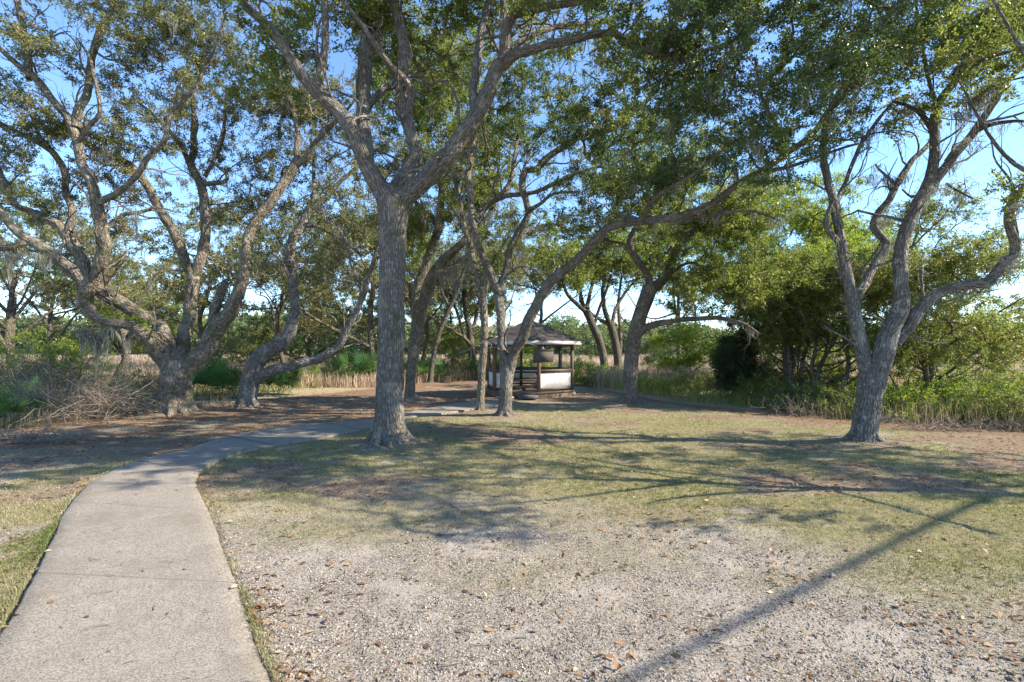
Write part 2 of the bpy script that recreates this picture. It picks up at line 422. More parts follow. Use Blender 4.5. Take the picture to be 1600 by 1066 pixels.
    if mossy:
        mo = MB()
        # from limbs and twigs
        cand = np.vstack([p[len(p) // 6:] - np.array([0, 0, 1]) * r[len(p) // 6:, None] * .6 for p, r in polys[1:]] or [polys[0][0]])
        tw_ = sk.p[n0:sk.n]
        pick = np.vstack([cand[rng.integers(0, len(cand), mossy)], tw_[rng.integers(0, len(tw_), mossy)]])
        moss_strands(mo, pick, 26, mlen)
        for (u, v, y, n_, l_) in extra_moss: moss_strands(mo, P(u, v, y)[None] + rng.normal(size=(3, 3)) * .08, n_, l_)
        mo.build('spanish_moss', MOSS, root, False, base)
    return root

def wild_tree(name, label, group, base, h, spread, bark, leafm, stems=1, r0=.16, nl=100, ls=.09, att_n=260, lean=(0, 0), low=.35, seed=1, mossy=0, squash=.55, nlimb=7, twl=.5, rb=.5, cat='tree', clumps=9, wood=True):
    """a freely grown tree: stems, bent limbs, a crown made of several clumps"""
    reseed(seed); base = np.array([base[0], base[1], 0.0])
    mb = MB(); sk = Skel(); polys = []
    root = empty(name, base, label, cat, group)
    for s_ in range(stems):
        a0 = rng.uniform(0, 6.28); off = 0 if stems == 1 else .35
        tip = base + np.array([math.cos(a0) * off * spread * .8 + lean[0], math.sin(a0) * off * spread * .8 + lean[1], h * rng.uniform(.5, .65)])
        b = base + np.array([math.cos(a0), math.sin(a0), 0]) * r0 * (1.2 if stems > 1 else 0); b[2] = -.05
        mid = (b * .6 + tip * .4) + np.array([*(rng.normal(size=2) * .05 * h), 0])
        q = spline(np.column_stack([np.array([b, mid, tip]), [r0, r0 * .75, r0 * .4]]), .25)
        q[:, :2] += np.column_stack([fbm(q[:, 2] * .7, s_ + 1., 0, seed, 3) - .5, fbm(q[:, 2] * .7, s_ + 5., 0, seed + 1, 3) - .5]) * .25 * np.minimum(1, np.arange(len(q)) / 4)[:, None]
        tube(mb, q[:, :3], q[:, 3], 12, .1, seed + s_, (.2, .35)); tt = unit(np.gradient(q[:, :3], axis=0))
        for j in range(int(len(q) * low), len(q)): sk.put(q[j, :3], tt[j], -1, q[j, 3] * 3)
        polys.append(q)
        for k in range(nlimb):
            f = low + (1 - low) * (k + .5) / nlimb; j = int(f * (len(q) - 1)); az = a0 + k * 2.4 + rng.uniform(-.4, .4)
            ll = spread * rng.uniform(.6, 1.0) * (1.1 - .4 * f); up = h * rng.uniform(.12, .3)
            e_ = q[j, :3] + np.array([math.cos(az) * ll, math.sin(az) * ll, up]); m_ = q[j, :3] + np.array([math.cos(az) * ll * .5, math.sin(az) * ll * .5, up * rng.uniform(.2, .9)]) + rng.normal(size=3) * .1 * ll
            rl = q[j, 3] * .6
            w_ = spline(np.column_stack([np.array([q[j, :3], m_, e_]), [rl, rl * .7, rl * .3]]), .25)
            tube(mb, w_[:, :3], w_[:, 3], 8, .08, seed + k + 20); tt = unit(np.gradient(w_[:, :3], axis=0))
            for jj in range(1, len(w_)): sk.put(w_[jj, :3], tt[jj], -1, w_[jj, 3] * 3)
            polys.append(w_)
    sk.par[:sk.n] = 0; n0 = sk.n
    # clumps
    att = []
    for c in range(clumps):
        az = c * 2.4 + rng.uniform(-.5, .5); rr = spread * rng.uniform(.25, .85) if c else 0
        cc = base + np.array([lean[0] + math.cos(az) * rr, lean[1] + math.sin(az) * rr, h * (low + (1 - low) * rng.uniform(.15, .9) * (1 - .35 * rr / spread))])
        if c == 0: cc[2] = h * .85
        R = spread * rng.uniform(.3, .5)
        k = att_n // clumps
        d_ = rand_unit(k) * rng.random((k, 1)) ** .4 * R * np.array([1, 1, squash]); att.append(cc + d_)
    att = np.vstack(att); att = att[att[:, 2] > .15]
    dirs = grow(sk, att, mb)
    lm = MB(); sprays(lm, mb, att, dirs, nl, ls, tl=twl, wood=wood, rb=rb)
    mb.build('trunk', bark, root, True, base)
    lm.build('crown', leafm, root, False, base)
    if mossy:
        mo = MB(); tw_ = sk.p[:sk.n]; moss_strands(mo, tw_[rng.integers(0, len(tw_), mossy)], 22, .5); mo.build('spanish_moss', MOSS, root, False, base)
    return root

# ---------------------------------------------------------------- path outline
LE = [(-150, 1300), (-60, 1110), (0, 999), (35, 935), (69, 871), (100, 808), (119, 778), (152, 751), (192, 731), (234, 718), (293, 704), (350, 685), (410, 674), (455, 667), (520, 661), (589, 655.5), (637, 646), (690, 635.5), (745, 628), (775, 625)]
RE = [(500, 1300), (442, 1120), (422, 1066), (393, 997), (364, 904), (343, 848), (324, 800), (307, 762), (306, 748), (322, 731), (360, 714), (402, 703), (460, 692), (500, 686), (586, 668.5), (637, 654), (688, 648), (745, 640), (780, 634), (797, 631)]
le = spline(np.array([G(*p) for p in LE]), .1); re_ = spline(np.array([G(*p) for p in RE]), .1)
def resamp(p, n):
    l = np.concatenate([[0], np.cumsum(np.linalg.norm(np.diff(p, axis=0), axis=1))]); t = np.linspace(0, l[-1], n)
    return np.stack([np.interp(t, l, p[:, i]) for i in range(3)], -1)
NP_ = 260
le = resamp(le, NP_); re_ = resamp(re_, NP_); mid = (le + re_) / 2
POLY = np.vstack([le, re_[::-1]])[:, :2]
def path_sd(x, y):
    """signed distance to the path edge, negative inside (approximate)"""
    x = np.asarray(x, float); y = np.asarray(y, float); sh = x.shape; x = x.ravel(); y = y.ravel()
    d = np.full(len(x), 1e9); ins = np.zeros(len(x), bool); near = (y < 26) & (x < 4) & (x > -14)
    xi, yi = x[near], y[near]; di = np.full(len(xi), 1e9); ii = np.zeros(len(xi), bool)
    a = POLY[::4] if len(POLY) > 300 else POLY; b = np.roll(a, -1, 0)
    for (ax, ay), (bx, by) in zip(a, b):
        dx, dy = bx - ax, by - ay; t = np.clip(((xi - ax) * dx + (yi - ay) * dy) / (dx * dx + dy * dy + 1e-12), 0, 1)
        di = np.minimum(di, np.hypot(xi - ax - t * dx, yi - ay - t * dy))
        c = (ay > yi) != (by > yi)
        with np.errstate(divide='ignore', invalid='ignore'):
            ii ^= c & (xi < dx * (yi - ay) / (dy if dy != 0 else 1e-12) + ax)
    di[ii] *= -1; d[near] = di
    return d.reshape(sh)
# left and right borders of the lawn, in metres
BR = np.array([[-60, 24], [6.0, 24.0], [5.3, 19.5], [6.3, 16.8], [8.2, 13.9], [10.0, 12.2], [12, 10.6], [16, 8], [30, 2]])
def right_border(x, y):      # positive beyond the border
    yb = np.interp(x, [3.0, 4.4, 5.3, 6.3, 8.2, 10.0, 12, 16, 30], [31, 24, 20.5, 17.2, 14.2, 12.6, 11.4, 9.5, 4])
    return y - yb
def left_border(x, y):
    yb = np.interp(x, [-30, -16, -12.5, -11, -10, -8, -6, -3, 0], [7, 9.5, 12.4, 16.2, 18.2, 21.5, 25.5, 30, 33])
    return y - yb
def zones(x, y):
    """grass, litter, sand weights"""
    n1 = fbm(x * .45, y * .9, 0, 11, 4); n2 = fbm(x * 1.6, y * 2.2, 0, 21, 4); n3 = fbm(x * .25, y * .25, 5, 31, 3)
    sd = path_sd(x, y)
    leftside = sstep(.3, -.3, x - np.interp(y, mid[:, 1], mid[:, 0])) * (y > 0)
    g = sstep(4.3, 7.6, y + (n1 - .5) * 5 - np.clip(-x, 0, 2) * .4 + np.clip(x, 0, 6) * .35) * sstep(.26, .5, n2 + .16)
    gl = sstep(.42, .62, n1) * .8 + sstep(.55, .0, sd) * sstep(.42, .58, n2) * (y < 9)
    g = g * (1 - leftside) + np.clip(gl + .45 + (n2 - .5), 0, 1) * leftside
    far = sstep(15, 20, y)
    g = g * (1 - .45 * far)
    lit = leftside * sstep(8.5, 12.5, y + (n1 - .5) * 5) * sstep(.35, .6, n2 + .12)
    lit = np.maximum(lit, sstep(17, 22, y) * sstep(.4, .55, n1) * .8); lit = np.maximum(lit, (.75 * sstep(.54, .68, fbm(x * .5, y * .8, 0, 141, 4)) + .7 * np.exp(-((x - 5.3) / 1.6) ** 2 - ((y - 10.6) / .5) ** 2)) * sstep(5, 8, y))
    rb = right_border(x, y); lb = left_border(x, y)
    lit = np.maximum(lit, sstep(-.5, .2, rb + (n2 - .5) * .9)); lit = np.maximum(lit, sstep(-1.2, 0, lb + (n2 - .5)))
    for bx, by, r0_ in BASES: lit = np.maximum(lit, .7 * np.exp(-((x - bx) ** 2 + (y - by) ** 2) / .5) * (.4 + n2)); g = g * (1 - .8 * np.exp(-((x - bx) ** 2 + (y - by) ** 2) / .4))
    wild = np.maximum(sstep(1.2, 2.6, rb), sstep(1.5, 3.5, lb))
    lit = lit * (1 - .6 * wild); g = np.clip(g * (1 - lit) + wild * .5, 0, 1)
    return g, lit, wild, sd
BASES = []
def height(x, y, fine=True):
    z = (fbm(x * .35, y * .35, 0, 5, 3) - .5) * .10 * sstep(2, 8, y)
    if fine: z = z + (fbm(x * 7, y * 7, 0, 6, 4) - .5) * .035 + (fbm(x * 45, y * 45, 0, 8, 2) - .5) * .012 * sstep(12, 6, y)
    for (bx, by, r) in BASES:
        z = z + .09 * np.exp(-((x - bx) ** 2 + (y - by) ** 2) / (r * r))
    z = z - .012
    return z

# ---------------------------------------------------------------- traced oaks
T = []
def tbase(u, v): g = G(u, v); BASES.append((g[0], g[1], .75)); return g[1]
yA = tbase(608, 694)
T.append(dict(name='oak_tree', label='tall oak in the middle, its straight thick trunk standing close beside the path', group=None, seed=3, sides=30,
  limbs=[(yA, yA, [(608, 694, 60), (609, 678, 50), (609, 640, 44), (611, 560, 42), (612, 480, 41), (613, 400, 41), (614, 345, 44), (613, 312, 46), (612, 290, 30)]),
   (yA, yA - 1.2, [(611, 335, 36), (602, 311, 32), (583, 272, 30), (563, 233, 27), (546, 199, 25), (522, 173, 24), (488, 138, 22), (458, 95, 18), (432, 56, 17), (406, 30, 15), (380, 4, 14), (345, -60, 11), (320, -120, 7)]),
   (None, yA - .6, [(494, 140, 14), (501, 108, 14), (509, 56, 12), (509, 17, 12), (503, -50, 9), (490, -120, 5)]),
   (None, yA + 1.0, [(572, 255, 24), (570, 207, 24), (570, 151, 24), (572, 95, 25), (581, 43, 23), (589, 0, 22), (597, -70, 16), (590, -140, 9)]),
   (yA, yA + .5, [(613, 330, 36), (618, 298, 30), (635, 263, 26), (651, 233, 22), (639, 186, 22), (628, 147, 20), (632, 86, 20), (628, 43, 18), (615, 0, 17), (604, -60, 12), (612, -120, 7)]),
   (None, yA - .9, [(639, 175, 13), (641, 138, 12), (604, 95, 10), (574, 52, 9), (535, 0, 7), (510, -45, 5)]),
   (None, yA + .9, [(572, 172, 12), (590, 150, 11), (612, 128, 10), (630, 100, 9)]),
   (None, yA + .6, [(572, 90, 10), (590, 50, 9), (605, 20, 8), (640, -30, 6)]),
   (yA, yA - .2, [(617, 340, 36), (628, 319, 34), (648, 293, 32), (682, 259, 30), (717, 220, 28), (743, 181, 27), (764, 138, 26), (784, 103, 25)]),
   (None, yA - 1.6, [(784, 103, 18), (806, 82, 17), (823, 78, 16), (875, 65, 14), (927, 54, 12), (961, 52, 11), (987, 70, 10), (1022, 80, 9), (1056, 91, 8), (1090, 84, 6), (1130, 70, 4)]),
   (None, yA + 1.2, [(784, 103, 14), (806, 69, 11), (836, 52, 10), (884, 39, 9), (944, 32, 8), (987, 17, 6), (1030, -10, 4)]),
   (None, yA - 1.5, [(786, 95, 17), (793, 43, 16), (805, 24, 15), (840, 14, 13), (890, 5, 12), (950, -8, 9), (1020, -40, 6)]),
   (None, yA + .3, [(786, 95, 16), (789, 43, 14), (789, 0, 13), (783, -60, 10), (770, -120, 6)]),
   (None, yA + 1.0, [(743, 181, 15), (740, 140, 14), (747, 86, 13), (760, 26, 12), (766, -20, 9), (750, -90, 6)])],
  blobs=[(420, 60, 120, 90, 10.2, 1.6, .6), (520, -60, 170, 70, 10.3, 2, 1), (600, 60, 130, 80, 12.4, 1.8, .6), (700, 30, 110, 80, 12.5, 2, .7), (760, -90, 200, 80, 10.8, 2.4, 1), (920, 10, 150, 60, 10.2, 2, 1.0), (1060, 80, 110, 60, 9.6, 1.5, 1.0), (1060, -40, 150, 80, 9.4, 2, .9), (560, -220, 330, 70, 11, 3, .6), (950, 130, 110, 60, 11.5, 1.5, .5)],
  bark=BARK, leafm=LEAF, mossy=40))
yB = tbase(272, 645)
T.append(dict(name='oak_tree', label='gnarled many-limbed oak on the left, mossy limbs sweeping over dead brush', group=None, seed=5, sides=26,
  limbs=[(yB, yB, [(272, 645, 46), (273, 625, 42), (275, 600, 42), (277, 580, 40), (279, 562, 30)]),
   (yB, yB + .6, [(280, 594, 26), (300, 571, 31), (323, 549, 32), (338, 519, 31), (360, 489, 27), (379, 447, 23), (388, 395, 21), (392, 370, 20), (408, 340, 19), (428, 312, 19), (452, 276, 18), (466, 254, 18)]),
   (None, yB + 1.4, [(464, 256, 12), (464, 232, 11), (465, 208, 10), (458, 170, 9), (449, 142, 7), (450, 90, 5)]),
   (None, yB - .6, [(464, 256, 12), (480, 246, 12), (492, 224, 10), (512, 202, 9), (532, 183, 7), (560, 150, 4)]),
   (yB, yB + 1.2, [(280, 575, 30), (289, 530, 27), (293, 508, 24), (298, 478, 22), (303, 440, 21), (302, 431, 20)]),
   (None, yB + .6, [(303, 435, 16), (289, 404, 19), (274, 372, 18), (263, 350, 18), (246, 319, 17), (229, 289, 16), (207, 263, 15), (172, 243, 13), (147, 233, 11), (110, 203, 9), (70, 190, 6)]),
   (None, yB + 2.0, [(303, 437, 17), (311, 410, 18), (319, 367, 19), (318, 311, 17), (298, 259, 14), (302, 233, 12), (302, 190, 10), (300, 140, 7), (290, 80, 4)]),
   (None, yB + 1.6, [(300, 265, 8), (283, 226, 10), (262, 200, 8), (240, 180, 6), (205, 150, 4)]),
   (None, yB + 1.4, [(318, 288, 8), (335, 287, 8), (352, 284, 8), (355, 272, 7), (341, 260, 6), (334, 247, 5), (345, 215, 4), (354, 180, 3)]),
   (None, yB + 2.2, [(320, 276, 7), (341, 237, 6), (350, 207, 5), (352, 150, 4)]),
   (None, yB, [(335, 520, 16), (336, 486, 19), (347, 455, 16), (356, 440, 12)]),
   (yB, yB - .9, [(276, 590, 28), (266, 550, 32), (248, 508, 31), (210, 485, 26), (169, 463, 27), (150, 450, 30), (134, 440, 26), (126, 428, 12)]),
   (None, yB - 1.6, [(136, 448, 30), (124, 429, 26), (101, 410, 24), (75, 391, 23), (41, 372, 19), (22, 357, 15), (0, 330, 12), (-40, 300, 9)]),
   (None, yB - 2.0, [(45, 376, 13), (20, 386, 12), (0, 388, 12), (-60, 396, 9)]),
   (None, yB - .6, [(136, 446, 26), (132, 402, 22), (120, 388, 21), (108, 370, 20), (96, 357, 18), (66, 338, 14), (46, 330, 12), (30, 324, 11), (18, 308, 13), (8, 285, 15), (-10, 250, 14), (-40, 200, 8)]),
   (None, yB - .2, [(108, 362, 13), (112, 340, 12), (112, 324, 12), (102, 300, 12), (102, 270, 12), (86, 244, 12), (70, 230, 12), (52, 220, 11), (32, 208, 9), (10, 198, 7), (-20, 180, 5)]),
   (None, yB - 1.2, [(142, 452, 28), (155, 420, 24), (160, 390, 23), (158, 366, 22), (152, 340, 21), (148, 312, 20), (141, 288, 18), (128, 262, 17), (121, 235, 17), (117, 208, 16), (106, 186, 15), (88, 166, 14), (68, 140, 14), (48, 118, 13)]),
   (None, yB - 1.8, [(50, 120, 11), (26, 100, 10), (8, 84, 9), (-5, 70, 8), (-30, 50, 5)]),
   (None, yB - 1.0, [(48, 122, 12), (43, 90, 12), (37, 50, 12), (31, 20, 11), (24, -10, 10), (12, -70, 7)]),
   (None, yB - .4, [(118, 200, 13), (123, 172, 15), (137, 148, 14), (140, 115, 13), (145, 84, 13), (155, 54, 13), (170, 26, 11), (178, 0, 9), (186, -60, 6)]),
   (None, yB - 1.8, [(120, 225, 8), (134, 208, 8), (144, 192, 8), (156, 178, 8), (154, 148, 7), (147, 120, 6), (140, 90, 5), (120, 60, 3)]),
   (None, yB - 2.6, [(153, 318, 12), (168, 308, 12), (184, 300, 12), (201, 286, 11), (218, 268, 11), (233, 246, 11), (250, 228, 10), (261, 210, 10), (268, 180, 9), (286, 158, 8), (308, 134, 8), (319, 104, 7), (335, 78, 5), (354, 20, 3)]),
   (None, yB - .8, [(160, 360, 9), (180, 344, 9), (196, 335, 8), (220, 332, 7), (243, 323, 5)]),
   (yB, yB - 1.3, [(270, 590, 26), (254, 560, 30), (234, 530, 33), (220, 514, 28), (196, 507, 18), (170, 503, 16), (146, 494, 20), (132, 470, 26), (133, 448, 26), (138, 430, 12)])],
  blobs=[(70, 60, 90, 60, 14, 1.6, .6), (230, 60, 110, 70, 15.5, 2, .8), (50, 190, 90, 50, 14.8, 1.5, .9), (180, 180, 100, 70, 15.5, 2, .6), (300, 110, 100, 80, 16.5, 2.2, .8), (330, 230, 90, 60, 18, 2, .5), (190, 270, 100, 50, 16.5, 1.5, .6), (420, 130, 90, 80, 17.5, 2, .7), (520, 170, 70, 60, 17, 1.6, .6), (90, 300, 80, 50, 15.5, 1.2, .6), (200, -90, 330, 80, 15.5, 3, .7), (-90, 120, 120, 150, 15, 3, .6), (200, 350, 60, 30, 16, 1, .5), (410, 290, 60, 50, 18, 1.5, .5)],
  bark=BARK_MOSSY, leafm=LEAF_DRY, nl=110, wsc=.78, rough=.16, mossy=150, mlen=.55, extra_moss=[(213, 335, 14.4, 60, 1.1), (150, 240, 15, 40, .9), (165, 235, 15, 40, .8), (130, 520, 14.8, 70, 1.0), (150, 525, 15, 70, 1.1), (170, 520, 15, 60, .9), (205, 530, 15.2, 40, .6), (25, 395, 14, 50, .7), (60, 400, 14.2, 40, .8)]))
yC = tbase(388, 637)
T.append(dict(name='oak_tree', label='leaning oak left of the path, one limb reaching low to the right past palmettos', group=None, seed=8,
  limbs=[(yC, yC, [(386, 638, 29), (387, 620, 26), (390, 600, 28), (398, 572, 27), (414, 552, 25), (436, 538, 24), (450, 525, 21), (457, 503, 17)]),
   (None, yC + .8, [(457, 506, 17), (460, 469, 16), (454, 431, 16), (452, 399, 16), (458, 370, 15), (472, 352, 14), (480, 332, 13), (488, 322, 12), (506, 312, 11), (526, 290, 8), (546, 272, 6), (570, 250, 4)]),
   (None, yC + 1.2, [(490, 318, 7), (492, 298, 7), (491, 280, 6), (490, 250, 5), (485, 215, 4)]),
   (yC, yC - 1.2, [(397, 592, 22), (414, 584, 20), (443, 576, 16), (471, 568, 15), (490, 562, 16), (509, 554, 16), (527, 543, 13), (541, 520, 12), (554, 492, 10), (567, 463, 10), (575, 437, 8), (586, 399, 6), (600, 350, 4)]),
   (None, yC - 1.8, [(566, 465, 8), (562, 444, 7), (550, 415, 6), (540, 380, 5), (520, 340, 3)]),
   (None, yC + 1, [(472, 352, 7), (500, 356, 6), (540, 380, 6), (565, 400, 5)]),
   (None, yC - .6, [(456, 440, 6), (440, 410, 5), (425, 395, 4)])],
  blobs=[(480, 280, 90, 60, 18.5, 2, .5), (560, 330, 70, 70, 16.5, 2, .6), (420, 400, 60, 40, 18, 1.5, .5), (590, 240, 60, 60, 18.5, 1.6, .5), (520, 420, 50, 40, 17.5, 1.3, .5), (470, 200, 90, 60, 19, 2, .6), (380, 330, 60, 50, 19, 1.6, .6)],
  bark=BARK_PALE, leafm=LEAF_DRY, nl=90, mossy=30))
yD = tbase(640, 622)
T.append(dict(name='oak_tree', label='leaning two-stemmed oak directly behind the middle oak, draped with moss', group=None, seed=11,
  limbs=[(yD, yD, [(640, 624, 17), (641, 600, 15), (643, 575, 15), (647, 546, 19), (651, 525, 20)]),
   (None, yD - 1.5, [(651, 525, 19), (660, 485, 20), (672, 444, 19), (688, 413, 17), (712, 390, 14), (728, 374, 11), (748, 352, 8), (775, 320, 5)]),
   (None, yD + .6, [(649, 520, 14), (648, 460, 14), (660, 425, 14), (668, 400, 14), (676, 380, 14), (685, 356, 14), (688, 320, 13), (689, 290, 11), (696, 255, 9), (708, 200, 6), (720, 140, 4)]),
   (None, yD + 1, [(687, 350, 9), (672, 335, 8), (655, 320, 7), (640, 300, 4)]),
   (None, yD - 1, [(672, 444, 7), (690, 436, 6), (715, 410, 5), (735, 395, 4)]),
   (None, yD + 1.5, [(690, 300, 6), (680, 260, 5), (668, 220, 4)])],
  blobs=[(700, 200, 90, 80, 20, 2.5, .6), (650, 260, 80, 60, 21, 2, .5), (760, 330, 70, 50, 19.5, 2, .6), (700, 100, 110, 70, 20, 3, .5), (780, 220, 70, 60, 19, 2, .6), (660, 150, 100, 70, 20, 3, .6), (640, 360, 60, 60, 21, 2, .6), (740, 300, 80, 60, 20, 2.5, .7)],
  bark=BARK_MOSSY, leafm=LEAF, nl=90, ls=.09, mossy=90, mlen=.9, extra_moss=[(712, 440, 19, 60, 1.2), (700, 420, 19, 60, 1.3), (722, 400, 18.5, 60, 1.3), (735, 370, 18.5, 60, 1.4), (690, 425, 19, 50, 1.1)]))
yG = tbase(751, 644)
T.append(dict(name='oak_tree', label='thin straight oak close left of the forked oak in front of the gazebo', group=None, seed=13,
  limbs=[(yG, yG, [(750, 645, 15), (751, 625, 12), (753, 580, 12), (756, 540, 12), (757, 504, 12), (754, 468, 11), (748, 440, 10), (740, 412, 9)]),
   (None, yG + .8, [(740, 414, 9), (737, 390, 9), (728, 360, 8), (722, 330, 6), (715, 280, 5), (705, 230, 3)]),
   (None, yG + 1.5, [(757, 520, 6), (768, 512, 5), (780, 500, 4), (800, 470, 3)]),
   (None, yG - .5, [(752, 455, 6), (760, 430, 5), (775, 400, 4), (795, 370, 3)])],
  blobs=[(700, 280, 60, 60, 17, 1.6, .5), (790, 380, 50, 50, 16, 1.5, .5)],
  bark=BARK_MOSSY, leafm=LEAF, nl=80, mossy=30, mlen=.9, extra_moss=[(757, 440, 16, 40, 1.2)], base_flare=(.15, .25)))
yH = tbase(789, 651)
T.append(dict(name='oak_tree', label='forked oak in front of the gazebo, right stem arching far to the right', group=None, seed=17, sides=26,
  limbs=[(yH, yH, [(788, 652, 27), (789, 640, 22), (790, 623, 20), (791, 597, 20), (792, 575, 23), (791, 558, 22)]),
   (yH, yH + .4, [(791, 572, 18), (785, 548, 16), (783, 515, 15), (782, 482, 15), (781, 458, 15)]),
   (None, yH + .6, [(781, 462, 14), (770, 432, 14), (758, 406, 13), (748, 380, 12), (740, 344, 12), (737, 312, 11), (732, 280, 11), (736, 250, 11), (740, 220, 10), (742, 180, 9), (746, 140, 8), (753, 80, 6)]),
   (None, yH - .6, [(781, 460, 13), (786, 436, 12), (792, 410, 11), (797, 386, 12), (816, 354, 12), (826, 334, 11), (823, 316, 11), (816, 300, 12), (815, 282, 12), (821, 268, 12), (838, 264, 11), (856, 246, 11), (880, 230, 11), (900, 218, 11), (920, 208, 10), (953, 199, 10), (996, 173, 8), (1039, 121, 6), (1070, 90, 4)]),
   (None, yH + .8, [(743, 345, 9), (766, 318, 9), (790, 306, 8), (812, 303, 8), (840, 298, 7), (862, 288, 8), (884, 278, 7), (914, 266, 5), (960, 255, 4)]),
   (None, yH + 1.6, [(770, 315, 7), (790, 294, 7), (800, 274, 6), (803, 250, 6), (808, 224, 6), (814, 190, 4)]),
   (None, yH - 1.0, [(827, 330, 7), (845, 318, 6), (868, 302, 5), (905, 300, 3)]),
   (None, yH + 1.6, [(798, 382, 5), (820, 366, 5), (850, 352, 4), (880, 350, 3)]),
   (yH, yH - 6.2, [(794, 580, 18), (804, 551, 17), (814, 530, 18), (827, 502, 19), (834, 480, 18), (846, 459, 18), (870, 433, 17), (896, 412, 16), (922, 388, 15), (938, 368, 15), (953, 356, 14), (987, 347, 14), (1039, 344, 13), (1082, 332, 12), (1117, 315, 12), (1151, 289, 12), (1190, 268, 11), (1223, 246, 11), (1266, 216, 10), (1292, 181, 9), (1322, 147, 9), (1366, 86, 8), (1396, 35, 7), (1413, 0, 6), (1430, -50, 4)]),
   (None, yH - 4.4, [(1000, 345, 8), (1022, 311, 8), (1048, 293, 7), (1090, 268, 5), (1130, 235, 4)]),
   (None, yH - 3.4, [(1045, 345, 7), (1080, 340, 6), (1120, 335, 6), (1170, 330, 4), (1220, 345, 3)]),
   (None, yH - 6, [(1190, 268, 7), (1230, 262, 6), (1290, 240, 5), (1340, 225, 4)]),
   (None, yH - 6.2, [(1222, 246, 6), (1215, 200, 6), (1190, 150, 5), (1180, 90, 4)])],
  blobs=[(960, 190, 90, 60, 13.5, 2, 1.1), (880, 250, 80, 50, 14.8, 1.6, .6), (800, 180, 70, 70, 15.5, 1.8, .6), (1060, 150, 100, 80, 9.6, 1.6, .8), (1180, 130, 120, 90, 8.8, 1.6, .95), (1290, 130, 100, 80, 8.6, 1.4, .95), (1150, 20, 170, 80, 8.6, 1.6, .95), (1340, 20, 130, 80, 8.6, 1.5, .9), (1070, 260, 90, 40, 12, 1.4, 1.0), (1200, 250, 90, 45, 9.6, 1.2, 1.2), (1250, -110, 300, 90, 8.4, 2, 1.0), (1350, -240, 330, 80, 6.8, 1.4, .5), (1000, -200, 250, 80, 8.0, 1.6, .7), (900, 330, 70, 40, 14.5, 1.3, .5), (860, 150, 90, 70, 14.5, 2, .7), (1000, 250, 90, 50, 13, 1.5, .6), (1130, 200, 120, 60, 12, 2, .8)],
  bark=BARK, leafm=LEAF_DARK, nl=150, ls=.058, mossy=50, mlen=.5))
yI = tbase(983, 632)
T.append(dict(name='oak_tree', label='brown-barked oak right of the gazebo with a low branch arching right', group=None, seed=19,
  limbs=[(yI, yI, [(984, 632, 30), (984, 620, 24), (985, 587, 21), (988, 546, 22), (997, 502, 22), (1010, 467, 23), (1016, 448, 22)]),
   (None, yI - .7, [(1015, 452, 14), (1012, 430, 12), (999, 412, 12), (988, 394, 11), (983, 378, 10), (988, 362, 8), (1000, 340, 7), (1010, 300, 5)]),
   (None, yI + .8, [(1017, 452, 16), (1033, 441, 16), (1043, 424, 15), (1048, 404, 14), (1058, 388, 13), (1078, 367, 11), (1108, 337, 9), (1138, 318, 7), (1180, 300, 4)]),
   (None, yI - 2.2, [(991, 535, 12), (1004, 514, 12), (1026, 507, 11), (1045, 502, 10), (1067, 499, 9), (1106, 496, 8), (1140, 500, 7), (1163, 506, 6), (1184, 520, 5)]),
   (None, yI - .6, [(1008, 428, 6), (1020, 418, 6), (1035, 405, 5), (1050, 385, 4)]),
   (None, yI - 1.4, [(1040, 432, 6), (1075, 412, 5), (1100, 420, 5), (1125, 445, 4), (1140, 470, 3)]),
   (None, yI + 1.4, [(988, 388, 6), (972, 380, 5), (950, 375, 4), (930, 360, 3)])],
  blobs=[(960, 290, 90, 60, 18.5, 2.5, .8), (1060, 250, 110, 60, 18, 2.5, .8), (1160, 320, 90, 60, 17.5, 2, .8), (1010, 330, 90, 50, 18, 2, .8), (1110, 350, 80, 60, 18, 2, .9), (930, 350, 60, 40, 19, 1.5, .5), (1100, 455, 90, 38, 17.2, 1.3, 1.1), (1050, 420, 50, 40, 17.5, 1.3, .6), (1180, 430, 60, 50, 16.8, 1.3, .9)],
  bark=BARK, leafm=LEAF, nl=110, ls=.08, mossy=50, mlen=.5))
yL = tbase(1351, 692)
